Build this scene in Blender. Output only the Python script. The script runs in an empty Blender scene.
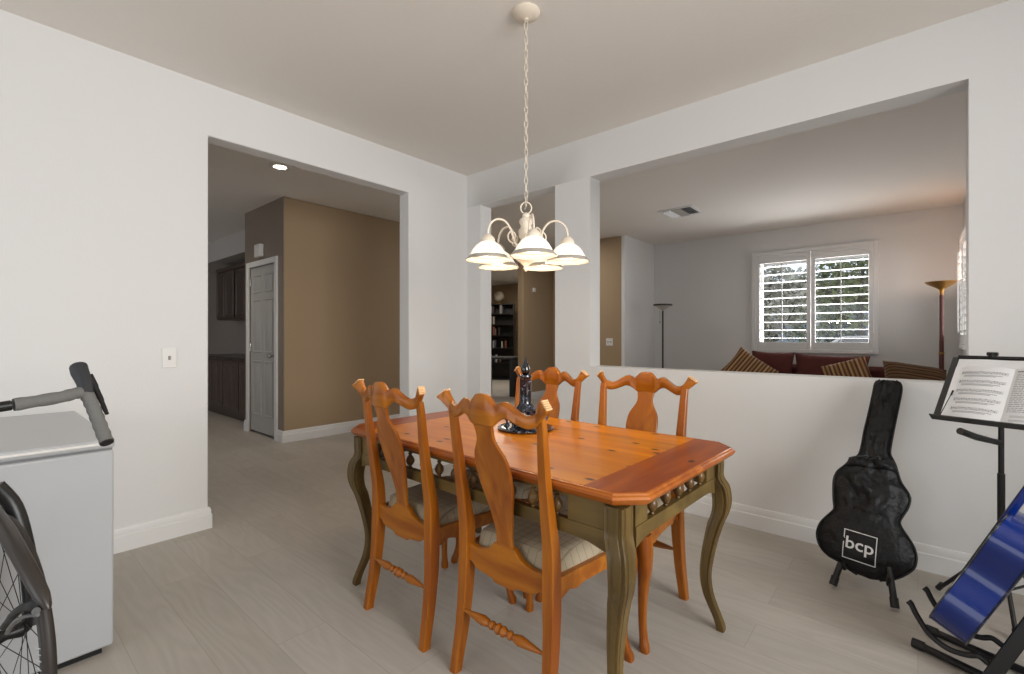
import bpy, bmesh, math, random
from mathutils import Vector, Matrix, noise
S = bpy.context.scene
COL = S.collection
PI = math.pi
random.seed(7)
H = 1.177
ANG = math.radians(40.87)
CA, SA = math.cos(ANG), math.sin(ANG)

# ---------------------------------------------------------------- camera, sky, lights, exposure
cam_d = bpy.data.cameras.new('camera'); cam = bpy.data.objects.new('camera', cam_d); COL.objects.link(cam)
cam.location = (0, 0, H); cam.rotation_euler = (PI/2, 0, ANG)
cam_d.sensor_width = 36; cam_d.lens = 16.49; cam_d.clip_start = .05; cam_d.clip_end = 200
S.camera = cam
S.view_settings.view_transform = 'Standard'
S.view_settings.look = 'None'
S.view_settings.gamma = 1
S.view_settings.use_curve_mapping = False
S.view_settings.exposure = -0.30

w = bpy.data.worlds.new('World'); S.world = w; w.use_nodes = True
bg = w.node_tree.nodes['Background']; bg.inputs[0].default_value = (.80, .88, 1, 1); bg.inputs[1].default_value = 1.7

def area(name, loc, rot, sx, sy, power, col=(1, 1, 1), spread=PI):
    d = bpy.data.lights.new(name, 'AREA'); d.shape = 'RECTANGLE'; d.size = sx; d.size_y = sy
    d.energy = power; d.color = col; d.spread = spread
    o = bpy.data.objects.new(name, d); COL.objects.link(o); o.location = loc; o.rotation_euler = rot
    return o
# daylight entering by the dining room's own windows, outside the glass
area('daylight_patio_door', (-1.2, -2.95, 1.25), (PI/2, 0, 0), 2.6, 2.1, 26, (1, .985, .96))
area('daylight_side_window', (2.36, .8, 1.68), (PI/2, 0, PI/2), 1.9, 1.35, 78, (1, .99, .97), 2.15)
# daylight at the living room windows
area('daylight_front_window', (-1.12, 8.35, 1.35), (-PI/2 - .25, 0, 0), 1.9, 1.5, 125, (.96, .98, 1))
area('daylight_living_side', (1.0, 6.6, 1.5), (PI/2, 0, PI/2), 1.4, 1.3, 30, (1, .96, .92))
area('fill_foyer', (-4.6, 5.6, 2.70), (0, 0, 0), 1.2, 1.0, 26, (1, .95, .9))  # added fill under the foyer ceiling to lift the tan walls, no window here
area('fill_kitchen', (-8.6, -1.6, 1.6), (PI/2, 0, -.15), 2.0, 1.4, 24, (.95, .96, 1))  # added fill standing inside the kitchen to brighten the cabinets
area('fill_study', (-7.6, 8.2, 2.68), (0, 0, 0), 1.0, 1.0, 45, (1, .92, .8))  # added fill under the study ceiling

# ---------------------------------------------------------------- helpers
def lin(c):
    c = c/255
    return c/12.92 if c <= .04045 else ((c+.055)/1.055)**2.4
def rgb(r, g, b): return (lin(r), lin(g), lin(b), 1)

def W(r, f, z):                      # (right, forward, up) seen from the tripod -> room coordinates
    return Vector((r*CA - f*SA, r*SA + f*CA, z))
def dirW(r, f, z=0): return W(r, f, z)
def px(x, y, f):                     # a sight line of the photo at a chosen real distance
    return W((x-512)/469*f, f, H+(337-y)/469*f)

class MB:
    def __init__(s): s.v = []; s.f = []
    def add(s, vs, fs):
        n = len(s.v); s.v += [tuple(v) for v in vs]; s.f += [tuple(i+n for i in f) for f in fs]; return s
    def box(s, x0, y0, z0, x1, y1, z1):
        if x0 > x1: x0, x1 = x1, x0
        if y0 > y1: y0, y1 = y1, y0
        if z0 > z1: z0, z1 = z1, z0
        return s.add([(x0,y0,z0),(x1,y0,z0),(x1,y1,z0),(x0,y1,z0),(x0,y0,z1),(x1,y0,z1),(x1,y1,z1),(x0,y1,z1)],
                     [(0,3,2,1),(4,5,6,7),(0,1,5,4),(1,2,6,5),(2,3,7,6),(3,0,4,7)])
    def obox(s, c, ax, ay, az):      # oriented box by half axes
        c = Vector(c); P = []
        for k in (-1, 1):
            for i, j in ((-1,-1),(1,-1),(1,1),(-1,1)): P.append(c+ax*i+ay*j+az*k)
        return s.add(P, [(0,3,2,1),(4,5,6,7),(0,1,5,4),(1,2,6,5),(2,3,7,6),(3,0,4,7)])
    def loft(s, rings, caps=True, closed=False):
        n = len(rings[0]); vs = [p for r in rings for p in r]; fs = []
        m = len(rings)
        for i in range(m if closed else m-1):
            a = i*n; b = ((i+1) % m)*n
            for j in range(n):
                k = (j+1) % n; fs.append((a+j, a+k, b+k, b+j))
        if caps and not closed:
            fs.append(tuple(range(n-1, -1, -1))); fs.append(tuple((m-1)*n+j for j in range(n)))
        return s.add(vs, fs)
    def tube(s, pts, rad, n=10, closed=False, flat=1.0):
        pts = [Vector(p) for p in pts]; m = len(pts)
        if not hasattr(rad, '__len__'): rad = [rad]*m
        up = None; rings = []
        for i in range(m):
            if closed: t = pts[(i+1) % m]-pts[i-1]
            else: t = pts[min(i+1, m-1)]-pts[max(i-1, 0)]
            t.normalize()
            if up is None:
                up = Vector((0,0,1)) if abs(t.z) < .9 else Vector((1,0,0))
            up = (up - t*up.dot(t)).normalized(); sd = t.cross(up)
            rings.append([pts[i]+(up*math.cos(a)*flat+sd*math.sin(a))*rad[i] for a in [2*PI*k/n for k in range(n)]])
        return s.loft(rings, True, closed)
    def lathe(s, prof, c=(0,0,0), n=24, M=None):
        c = Vector(c); rings = []
        for r, z in prof:
            ring = []
            for k in range(n):
                a = 2*PI*k/n; p = Vector((r*math.cos(a), r*math.sin(a), z))
                if M: p = M @ p
                ring.append(c+p)
            rings.append(ring)
        return s.loft(rings)
    def prism(s, poly, f0, f1):      # f0/f1 map (u,v) -> point for the two faces
        n = len(poly)
        return s.add([f0(*p) for p in poly]+[f1(*p) for p in poly],
                     [tuple(range(n-1,-1,-1)), tuple(range(n, 2*n))]+[(i, (i+1)%n, (i+1)%n+n, i+n) for i in range(n)])
    def build(s, name, mat, parent=None, bevel=0, seg=2, sharp=40, sub=0, recalc=True, M=None):
        me = bpy.data.meshes.new(name)
        vs = s.v if M is None else [tuple(M @ Vector(v)) for v in s.v]
        me.from_pydata(vs, [], s.f); me.update()
        if recalc:
            bm = bmesh.new(); bm.from_mesh(me); bmesh.ops.recalc_face_normals(bm, faces=bm.faces); bm.to_mesh(me); bm.free()
        me.materials.append(mat)
        me.polygons.foreach_set('use_smooth', [True]*len(me.polygons))
        me.set_sharp_from_angle(angle=math.radians(sharp))
        o = bpy.data.objects.new(name, me); COL.objects.link(o)
        if parent: o.parent = parent
        if bevel:
            b = o.modifiers.new('bevel', 'BEVEL'); b.width = bevel; b.segments = seg; b.limit_method = 'ANGLE'
            b.angle_limit = math.radians(35); b.harden_normals = False
        if sub:
            q = o.modifiers.new('sub', 'SUBSURF'); q.levels = sub; q.render_levels = sub
        return o

def thing(name, label, cat, loc=(0,0,0), rotz=0, group=None):
    o = bpy.data.objects.new(name, None); COL.objects.link(o); o.empty_display_size = .1
    o.location = loc; o.rotation_euler = (0,0,rotz); o['label'] = label; o['category'] = cat
    if group: o['group'] = group
    return o
def tag(o, label, cat, group=None, kind=None):
    o['label'] = label; o['category'] = cat
    if group: o['group'] = group
    if kind: o['kind'] = kind
    return o
def struct(name, mb, mat, parent=None, **k):
    o = mb.build(name, mat, parent, **k)
    if parent is None: o['kind'] = 'structure'
    return o
def dup(root, loc, rotz, label=None, group=None):
    def cp(o, par):
        c = o.copy(); COL.objects.link(c); c.parent = par
        for ch in [x for x in bpy.data.objects if x.parent == o]: cp(ch, c)
        return c
    r = cp(root, None); r.location = loc; r.rotation_euler = (0,0,rotz)
    if label: r['label'] = label
    if group: r['group'] = group
    return r
def catmull(P, n=6):
    P = [Vector(p) for p in P]; out = []
    for i in range(len(P)-1):
        a = P[max(i-1,0)]; b = P[i]; c = P[i+1]; d = P[min(i+2, len(P)-1)]
        for k in range(n):
            t = k/n
            out.append(.5*((2*b)+(c-a)*t+(2*a-5*b+4*c-d)*t*t+(3*b-a-3*c+d)*t**3))
    out.append(P[-1]); return out
def interp(tab, x):
    if x <= tab[0][0]: return tab[0][1]
    for (a, va), (b, vb) in zip(tab, tab[1:]):
        if x <= b:
            t = (x-a)/(b-a); return va+(vb-va)*t
    return tab[-1][1]
def sinterp(tab, x):                 # smooth through the table
    P = catmull([(a, b, 0) for a, b in tab], 8)
    return interp([(p.x, p.y) for p in P], x)

# ---------------------------------------------------------------- materials
def mat(name, col, rough=.5, metal=0, spec=.5, emit=None, es=0, bump=None, coat=0, alpha=None, trans=0):
    m = bpy.data.materials.new(name); m.use_nodes = True; nt = m.node_tree; b = nt.nodes['Principled BSDF']
    b.inputs['Base Color'].default_value = col; b.inputs['Roughness'].default_value = rough
    b.inputs['Metallic'].default_value = metal; b.inputs['Specular IOR Level'].default_value = spec
    b.inputs['Coat Weight'].default_value = coat; b.inputs['Coat Roughness'].default_value = .08
    b.inputs['Transmission Weight'].default_value = trans
    if emit: b.inputs['Emission Color'].default_value = emit; b.inputs['Emission Strength'].default_value = es
    tc = nt.nodes.new('ShaderNodeTexCoord'); nz = nt.nodes.new('ShaderNodeTexNoise')
    nt.links.new(tc.outputs['Object'], nz.inputs['Vector'])
    sc, st = bump if bump else (40, .03)
    nz.inputs['Scale'].default_value = sc; nz.inputs['Detail'].default_value = 3
    bp = nt.nodes.new('ShaderNodeBump'); bp.inputs['Strength'].default_value = st; bp.inputs['Distance'].default_value = .01
    nt.links.new(nz.outputs['Fac'], bp.inputs['Height']); nt.links.new(bp.outputs['Normal'], b.inputs['Normal'])
    return m
def N(nt, t, **k):
    n = nt.nodes.new(t)
    for a, v in k.items():
        if a.startswith('i_'): n.inputs[a[2:].replace('_', ' ')].default_value = v
        else: setattr(n, a, v)
    return n
def wood(name, c1, c2, axis='X', scale=1.0, rough=.3, knots=True, coat=.5, planks=None, knotc=(40, 14, 6), streak=9, var=.5):
    m = bpy.data.materials.new(name); m.use_nodes = True; nt = m.node_tree; b = nt.nodes['Principled BSDF']; L = nt.links.new
    tc = N(nt, 'ShaderNodeTexCoord'); mp = N(nt, 'ShaderNodeMapping')
    sc = {'X': (1, streak, streak), 'Y': (streak, 1, streak), 'Z': (streak, streak, 1)}[axis]
    mp.inputs['Scale'].default_value = [q*scale for q in sc]
    L(tc.outputs['Object'], mp.inputs['Vector'])
    nz = N(nt, 'ShaderNodeTexNoise'); nz.inputs['Scale'].default_value = 1.6; nz.inputs['Detail'].default_value = 5; nz.inputs['Distortion'].default_value = .6
    L(mp.outputs[0], nz.inputs['Vector'])
    cr = N(nt, 'ShaderNodeValToRGB'); cr.color_ramp.elements[0].position = .5-.3*var; cr.color_ramp.elements[1].position = .5+.35*var
    cr.color_ramp.elements[0].color = rgb(*c2); cr.color_ramp.elements[1].color = rgb(*c1)
    L(nz.outputs['Fac'], cr.inputs[0]); out = cr.outputs[0]
    if planks:
        sx = N(nt, 'ShaderNodeSeparateXYZ'); L(tc.outputs['Object'], sx.inputs[0])
        mul = N(nt, 'ShaderNodeMath', operation='MULTIPLY'); mul.inputs[1].default_value = 1/planks; L(sx.outputs['Y' if axis == 'X' else 'X'], mul.inputs[0])
        fl = N(nt, 'ShaderNodeMath', operation='FLOOR'); L(mul.outputs[0], fl.inputs[0])
        wn = N(nt, 'ShaderNodeTexWhiteNoise', noise_dimensions='1D'); L(fl.outputs[0], wn.inputs['W'])
        mr = N(nt, 'ShaderNodeMapRange'); mr.inputs[3].default_value = .82; mr.inputs[4].default_value = 1.12; L(wn.outputs['Value'], mr.inputs[0])
        mx = N(nt, 'ShaderNodeVectorMath', operation='SCALE'); L(out, mx.inputs[0]); L(mr.outputs[0], mx.inputs['Scale']); out = mx.outputs[0]
    if knots:
        vm = N(nt, 'ShaderNodeMapping'); ks = {'X': (1, 1.8, 1), 'Y': (1.8, 1, 1), 'Z': (1.5, 1, 1)}[axis]
        vm.inputs['Scale'].default_value = ks; L(tc.outputs['Object'], vm.inputs['Vector'])
        vo = N(nt, 'ShaderNodeTexVoronoi', voronoi_dimensions='2D' if axis in 'XY' else '3D'); vo.inputs['Scale'].default_value = 5.2 if knots is True else knots; L(vm.outputs[0], vo.inputs['Vector'])
        kr = N(nt, 'ShaderNodeValToRGB'); kr.color_ramp.elements[0].position = .035; kr.color_ramp.elements[1].position = .085
        kr.color_ramp.elements[0].color = (1,1,1,1); kr.color_ramp.elements[1].color = (0,0,0,1)
        L(vo.outputs['Distance'], kr.inputs[0])
        mm = N(nt, 'ShaderNodeMix', data_type='RGBA'); mm.inputs[7].default_value = rgb(*knotc)
        L(kr.outputs[0], mm.inputs[0]); L(out, mm.inputs[6]); out = mm.outputs[2]
    L(out, b.inputs['Base Color']); b.inputs['Roughness'].default_value = rough
    b.inputs['Coat Weight'].default_value = coat; b.inputs['Coat Roughness'].default_value = .12; b.inputs['Specular IOR Level'].default_value = .32
    bp = N(nt, 'ShaderNodeBump'); bp.inputs['Strength'].default_value = .05; bp.inputs['Distance'].default_value = .005
    L(nz.outputs['Fac'], bp.inputs['Height']); L(bp.outputs['Normal'], b.inputs['Normal'])
    return m

M_wall = mat('wall_paint', rgb(224, 223, 221), .75, bump=(120, .06), spec=.2)
M_ceil = mat('ceiling_paint', rgb(236, 231, 224), .9, bump=(60, .12), spec=.1)
M_tan = mat('tan_paint', rgb(168, 145, 116), .6, bump=(120, .06), spec=.25)
M_taupe = mat('taupe_gloss_paint', rgb(132, 118, 104), .38, bump=(60, .05), spec=.5)
M_trim = mat('trim_paint', rgb(226, 225, 223), .45)
M_door = mat('door_paint', rgb(172, 171, 168), .45)
M_dark = mat('dark_cabinet', rgb(76, 63, 55), .4, bump=(30, .05))
M_black = mat('black_powder_coat', rgb(16, 16, 17), .38)
M_blackw = mat('black_bookcase', rgb(14, 12, 11), .35)
M_chrome = mat('nickel', rgb(200, 198, 194), .25, metal=1)
M_steel = mat('steel', rgb(150, 152, 155), .3, metal=1)
M_frz = mat('freezer_enamel', rgb(180, 182, 184), .32, bump=(200, .02))
M_plastic = mat('white_plastic', rgb(226, 224, 220), .4)
M_plinth_hole = mat('plinth_rubber_hole_shade', rgb(14, 14, 15), .7)  # black of the freezer plinth; also the painted shade in the sound hole
M_tape = mat('grey_bar_tape', rgb(108, 108, 105), .75, bump=(160, .25))
M_rubber = mat('black_rubber', rgb(26, 25, 25), .55)
M_hood = mat('hood_rubber', rgb(44, 46, 50), .5)
M_tire = mat('tyre_rubber', rgb(48, 42, 38), .55)
M_carbon = mat('brown_black_frame', rgb(50, 44, 40), .42, coat=.15)
M_rim = mat('rim_black', rgb(44, 48, 54), .35)
M_white = mat('decal_white', rgb(228, 228, 226), .5)
M_orange = wood('honey_pine', (218, 134, 4), (198, 108, 3), 'X', 1.2, .34, knots=3.6, planks=.132, coat=.12)
M_breadb = wood('honey_pine_end_board', (162, 78, 8), (134, 56, 5), 'Y', 1.2, .34, knots=3.5, coat=.12)
M_edge = wood('honey_pine_moulding', (176, 98, 26), (146, 72, 16), 'X', 1.2, .36, knots=False, coat=.15)
M_chair = wood('chair_pine', (176, 104, 24), (140, 72, 12), 'Z', 1.4, .33, knots=2.6, coat=.2)
M_chairx = wood('chair_pine_crosswise', (178, 108, 24), (144, 76, 12), 'X', 1.4, .33, knots=False, coat=.2)
M_notch = mat('ear_end_grain', rgb(232, 190, 140), .5)
M_green = wood('olive_green_paint', (116, 93, 50), (86, 68, 34), 'Z', 1.0, .42, knots=False, coat=.1, streak=5)
M_greenx = wood('olive_green_paint_rail', (118, 96, 53), (90, 72, 37), 'X', 1.0, .42, knots=False, coat=.1, streak=6)
M_spin = wood('spindle_brown', (116, 86, 44), (76, 52, 26), 'Z', 1.5, .4, knots=False, coat=.2)
M_lampm = mat('cream_lamp_metal', rgb(226, 214, 196), .45)
M_bag = mat('black_nylon', rgb(10, 10, 12), .48, bump=(26, .9), spec=.35)
M_bagm = mat('black_nylon_binding', rgb(12, 12, 13), .55)
M_blue = mat('blue_gloss_lacquer', rgb(2, 36, 112), .16, coat=.3, spec=.4)
M_blued = mat('blue_black_binding', rgb(10, 16, 34), .2, coat=.8)
M_spruce = mat('blue_soundboard', rgb(4, 24, 76), .15, coat=1)
M_paper = mat('paper', rgb(226, 226, 226), .75)
M_ink = mat('printing_ink', rgb(120, 120, 124), .8)
M_tray = mat('tray_metal', rgb(66, 66, 66), .45, metal=.3)
M_sofa = mat('maroon_velvet', rgb(84, 34, 27), .85, bump=(25, .2))
M_lampbr = mat('brass_bowl', rgb(168, 124, 62), .35, metal=.7)
M_pole = mat('red_brown_pole', rgb(92, 36, 26), .3)
M_glass_lamp = mat('frosted_lamp_glass', rgb(190, 184, 176), .4)
M_granite = mat('dark_worktop', rgb(58, 52, 48), .25, bump=(90, .1))

def floor_mat():
    m = bpy.data.materials.new('greige_oak_planks'); m.use_nodes = True; nt = m.node_tree; b = nt.nodes['Principled BSDF']; L = nt.links.new
    tc = N(nt, 'ShaderNodeTexCoord')
    br = N(nt, 'ShaderNodeTexBrick'); br.offset = .37; br.squash = 1
    br.inputs['Scale'].default_value = 1; br.inputs['Brick Width'].default_value = 1.35; br.inputs['Row Height'].default_value = .192
    br.inputs['Mortar Size'].default_value = .0013; br.inputs['Mortar Smooth'].default_value = .3
    br.inputs['Color1'].default_value = rgb(178, 171, 161); br.inputs['Color2'].default_value = rgb(186, 179, 170); br.inputs['Mortar'].default_value = rgb(162, 155, 145)
    L(tc.outputs['Object'], br.inputs['Vector'])
    # grain: per-plank offset so the figure breaks at every seam
    add = N(nt, 'ShaderNodeVectorMath', operation='ADD'); sc = N(nt, 'ShaderNodeVectorMath', operation='SCALE'); sc.inputs['Scale'].default_value = 37
    L(br.outputs['Color'], sc.inputs[0]); L(tc.outputs['Object'], add.inputs[0]); L(sc.outputs[0], add.inputs[1])
    mp = N(nt, 'ShaderNodeMapping'); mp.inputs['Scale'].default_value = (.9, 4.6, 1); L(add.outputs[0], mp.inputs['Vector'])
    nz = N(nt, 'ShaderNodeTexNoise'); nz.inputs['Scale'].default_value = 1.1; nz.inputs['Detail'].default_value = 2; nz.inputs['Roughness'].default_value = .4; L(mp.outputs[0], nz.inputs['Vector'])
    ml = N(nt, 'ShaderNodeMath', operation='MULTIPLY'); ml.inputs[1].default_value = 75; L(nz.outputs['Fac'], ml.inputs[0])
    sn = N(nt, 'ShaderNodeMath', operation='SINE'); L(ml.outputs[0], sn.inputs[0])
    mp2 = N(nt, 'ShaderNodeMapping'); mp2.inputs['Scale'].default_value = (3, 60, 1); L(add.outputs[0], mp2.inputs['Vector'])
    n2 = N(nt, 'ShaderNodeTexNoise'); n2.inputs['Scale'].default_value = 1.5; n2.inputs['Detail'].default_value = 4; L(mp2.outputs[0], n2.inputs['Vector'])
    a1 = N(nt, 'ShaderNodeMath', operation='MULTIPLY_ADD'); a1.inputs[1].default_value = .03; a1.inputs[2].default_value = .93; L(sn.outputs[0], a1.inputs[0])
    a2 = N(nt, 'ShaderNodeMath', operation='MULTIPLY_ADD'); a2.inputs[1].default_value = .15; L(n2.outputs['Fac'], a2.inputs[0]); L(a1.outputs[0], a2.inputs[2])
    mx = N(nt, 'ShaderNodeVectorMath', operation='SCALE'); L(br.outputs['Color'], mx.inputs[0]); L(a2.outputs[0], mx.inputs['Scale'])
    L(mx.outputs[0], b.inputs['Base Color']); b.inputs['Roughness'].default_value = .48; b.inputs['Specular IOR Level'].default_value = .35
    bp = N(nt, 'ShaderNodeBump'); bp.inputs['Strength'].default_value = .08; bp.inputs['Distance'].default_value = .003
    L(a2.outputs[0], bp.inputs['Height']); L(bp.outputs['Normal'], b.inputs['Normal'])
    return m
M_floor = floor_mat()

def plaid(name, base, l1, l2, pitch, lw=.06, axes=('X', 'Y')):
    m = bpy.data.materials.new(name); m.use_nodes = True; nt = m.node_tree; b = nt.nodes['Principled BSDF']; L = nt.links.new
    tc = N(nt, 'ShaderNodeTexCoord'); sx = N(nt, 'ShaderNodeSeparateXYZ'); L(tc.outputs['Object'], sx.inputs[0])
    out = None
    for i, (ax, colr) in enumerate(zip(axes, (l1, l2))):
        mu = N(nt, 'ShaderNodeMath', operation='MULTIPLY'); mu.inputs[1].default_value = 1/pitch; L(sx.outputs[ax], mu.inputs[0])
        fr = N(nt, 'ShaderNodeMath', operation='FRACT'); L(mu.outputs[0], fr.inputs[0])
        lt = N(nt, 'ShaderNodeMath', operation='LESS_THAN'); lt.inputs[1].default_value = lw; L(fr.outputs[0], lt.inputs[0])
        mm = N(nt, 'ShaderNodeMix', data_type='RGBA'); mm.inputs[7].default_value = rgb(*colr)
        if out is None: mm.inputs[6].default_value = rgb(*base)
        else: L(out, mm.inputs[6])
        L(lt.outputs[0], mm.inputs[0]); out = mm.outputs[2]
    nz = N(nt, 'ShaderNodeTexNoise'); nz.inputs['Scale'].default_value = 260; L(tc.outputs['Object'], nz.inputs['Vector'])
    mr = N(nt, 'ShaderNodeMapRange'); mr.inputs[3].default_value = .86; mr.inputs[4].default_value = 1.1; L(nz.outputs['Fac'], mr.inputs[0])
    mx = N(nt, 'ShaderNodeVectorMath', operation='SCALE'); L(out, mx.inputs[0]); L(mr.outputs[0], mx.inputs['Scale'])
    L(mx.outputs[0], b.inputs['Base Color']); b.inputs['Roughness'].default_value = .9; b.inputs['Specular IOR Level'].default_value = .2
    return m
M_plaid = plaid('beige_plaid', (176, 162, 138), (148, 134, 110), (152, 138, 116), .034, .09)

def stripes(name, cols, pitch, axis='X'):
    m = bpy.data.materials.new(name); m.use_nodes = True; nt = m.node_tree; b = nt.nodes['Principled BSDF']; L = nt.links.new
    tc = N(nt, 'ShaderNodeTexCoord'); sx = N(nt, 'ShaderNodeSeparateXYZ'); L(tc.outputs['Object'], sx.inputs[0])
    mu = N(nt, 'ShaderNodeMath', operation='MULTIPLY'); mu.inputs[1].default_value = 1/pitch; L(sx.outputs[axis], mu.inputs[0])
    fr = N(nt, 'ShaderNodeMath', operation='FRACT'); L(mu.outputs[0], fr.inputs[0])
    cr = N(nt, 'ShaderNodeValToRGB'); cr.color_ramp.interpolation = 'CONSTANT'
    e = cr.color_ramp.elements; e[0].position = 0; e[0].color = rgb(*cols[0]); e[1].position = 1/len(cols); e[1].color = rgb(*cols[1])
    for i, c in enumerate(cols[2:], 2):
        q = e.new(i/len(cols)); q.color = rgb(*c)
    L(fr.outputs[0], cr.inputs[0]); L(cr.outputs[0], b.inputs['Base Color']); b.inputs['Roughness'].default_value = .85
    return m
M_strp = stripes('brown_gold_stripe', [(150, 116, 74), (88, 48, 30), (172, 142, 96), (104, 60, 36)], .085)
M_strpd = stripes('dark_brown_stripe', [(110, 82, 48), (62, 34, 20), (128, 92, 58), (74, 42, 24), (90, 70, 40)], .09, 'Z')

def leafmat(name, c1, c2):
    m = bpy.data.materials.new(name); m.use_nodes = True; nt = m.node_tree; b = nt.nodes['Principled BSDF']; L = nt.links.new
    tc = N(nt, 'ShaderNodeTexCoord'); nz = N(nt, 'ShaderNodeTexNoise'); nz.inputs['Scale'].default_value = 3.5; L(tc.outputs['Object'], nz.inputs['Vector'])
    cr = N(nt, 'ShaderNodeValToRGB'); cr.color_ramp.elements[0].position = .35; cr.color_ramp.elements[1].position = .65
    cr.color_ramp.elements[0].color = rgb(*c1); cr.color_ramp.elements[1].color = rgb(*c2); L(nz.outputs['Fac'], cr.inputs[0]); L(cr.outputs[0], b.inputs['Base Color'])
    b.inputs['Roughness'].default_value = .7
    return m
M_leaf = leafmat('green_leaves', (84, 96, 60), (156, 160, 112))
M_leafp = leafmat('pale_grey_leaves', (130, 130, 112), (196, 192, 176))
M_leafd = leafmat('dark_leaves', (66, 72, 54), (128, 132, 104))
M_bark = mat('bark', rgb(92, 84, 74), .9, bump=(20, .5))
M_yard = leafmat('lawn_and_drive', (118, 118, 104), (150, 150, 140))

def marble():
    m = bpy.data.materials.new('blue_black_speckled_glaze'); m.use_nodes = True; nt = m.node_tree; b = nt.nodes['Principled BSDF']; L = nt.links.new
    tc = N(nt, 'ShaderNodeTexCoord'); nz = N(nt, 'ShaderNodeTexNoise'); nz.inputs['Scale'].default_value = 55; nz.inputs['Detail'].default_value = 4; nz.inputs['Distortion'].default_value = 1.5
    L(tc.outputs['Object'], nz.inputs['Vector'])
    cr = N(nt, 'ShaderNodeValToRGB'); e = cr.color_ramp.elements; e[0].position = .5; e[0].color = rgb(12, 14, 20); e[1].position = .72; e[1].color = rgb(130, 142, 158)
    q = e.new(.58); q.color = rgb(36, 46, 64); L(nz.outputs['Fac'], cr.inputs[0]); L(cr.outputs[0], b.inputs['Base Color'])
    b.inputs['Roughness'].default_value = .16; b.inputs['Coat Weight'].default_value = .6
    return m
M_marble = marble()

def glass_mat():
    m = bpy.data.materials.new('window_glass'); m.use_nodes = True; nt = m.node_tree; nt.nodes.clear(); L = nt.links.new
    o = N(nt, 'ShaderNodeOutputMaterial'); t = N(nt, 'ShaderNodeBsdfTransparent'); g = N(nt, 'ShaderNodeBsdfGlossy'); g.inputs['Roughness'].default_value = .02
    mx = N(nt, 'ShaderNodeMixShader'); mx.inputs[0].default_value = .02; L(t.outputs[0], mx.inputs[1]); L(g.outputs[0], mx.inputs[2]); L(mx.outputs[0], o.inputs[0])
    return m
M_glass = glass_mat()
def shade_mat():
    m = bpy.data.materials.new('lit_milk_glass'); m.use_nodes = True; nt = m.node_tree; b = nt.nodes['Principled BSDF']
    b.inputs['Base Color'].default_value = rgb(250, 244, 232); b.inputs['Roughness'].default_value = .3
    b.inputs['Emission Color'].default_value = (1, .90, .72, 1); b.inputs['Emission Strength'].default_value = .9
    return m
M_shade = shade_mat()
M_rimglass = mat('clear_glass_rim', rgb(176, 170, 160), .15, spec=.8)
M_bulb = mat('bulb_glow', (1, .9, .75, 1), .4, emit=(1, .85, .62, 1), es=14)
M_can = mat('downlight_glow', (1, .95, .85, 1), .4, emit=(1, .9, .75, 1), es=9)

# ---------------------------------------------------------------- room shell
XA, YB, CH, T = -3.309, 3.157, 2.74, .14
def gridwall(us, vs, holes, plane, a, b):
    """wall on a (u,v) grid with rectangular holes; plane 'x' or 'y', thickness from a to b"""
    us = sorted(set(us+[q for h in holes for q in (h[0], h[2])])); vs = sorted(set(vs+[q for h in holes for q in (h[1], h[3])]))
    def solid(i, j):
        if i < 0 or j < 0 or i >= len(us)-1 or j >= len(vs)-1: return False
        cu = (us[i]+us[i+1])/2; cv = (vs[j]+vs[j+1])/2
        return not any(h[0] < cu < h[2] and h[1] < cv < h[3] for h in holes)
    P = (lambda u, v, w: (w, u, v)) if plane == 'x' else (lambda u, v, w: (u, w, v))
    idx = {}; m = MB()
    def vid(i, j, w):
        k = (i, j, w)
        if k not in idx: idx[k] = len(m.v); m.v.append(P(us[i], vs[j], w))
        return idx[k]
    for i in range(len(us)-1):
        for j in range(len(vs)-1):
            if not solid(i, j): continue
            for w in (a, b): m.f.append((vid(i,j,w), vid(i+1,j,w), vid(i+1,j+1,w), vid(i,j+1,w)))
            for (di, dj, e0, e1) in ((-1,0,(i,j),(i,j+1)), (1,0,(i+1,j),(i+1,j+1)), (0,-1,(i,j),(i+1,j)), (0,1,(i,j+1),(i+1,j+1))):
                if not solid(i+di, j+dj):
                    m.f.append((vid(*e0,a), vid(*e1,a), vid(*e1,b), vid(*e0,b)))
    return m
struct('floor', MB().box(-13, -4, -.1, 3.2, 11.5, 0), M_floor)
struct('ceiling', MB().box(-13, -4, CH, 3.2, 11.5, CH+.12), M_ceil)
struct('wall_left', gridwall([-2.9, YB+.02], [-.05, CH+.05], [(.963, -.06, 2.47, 2.42)], 'x', XA-T, XA), M_wall, bevel=.016, seg=3)
struct('wall_back', gridwall([XA-T+.001, 2.2], [-.05, CH+.05], [(-3.128, -.06, -2.263, 2.425), (-1.929, .95, .185, 2.426)], 'y', YB, YB+T+.01), M_wall, bevel=.016, seg=3)
struct('wall_right', gridwall([-2.9, YB], [-.05, CH+.05], [(-.2, 1.0, 1.8, 2.36)], 'x', 2.2, 2.34), M_wall)
struct('wall_front', gridwall([XA-T, 2.34], [-.05, CH+.05], [(-2.6, -.06, .2, 2.2)], 'y', -2.9, -2.76), M_wall)
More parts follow.
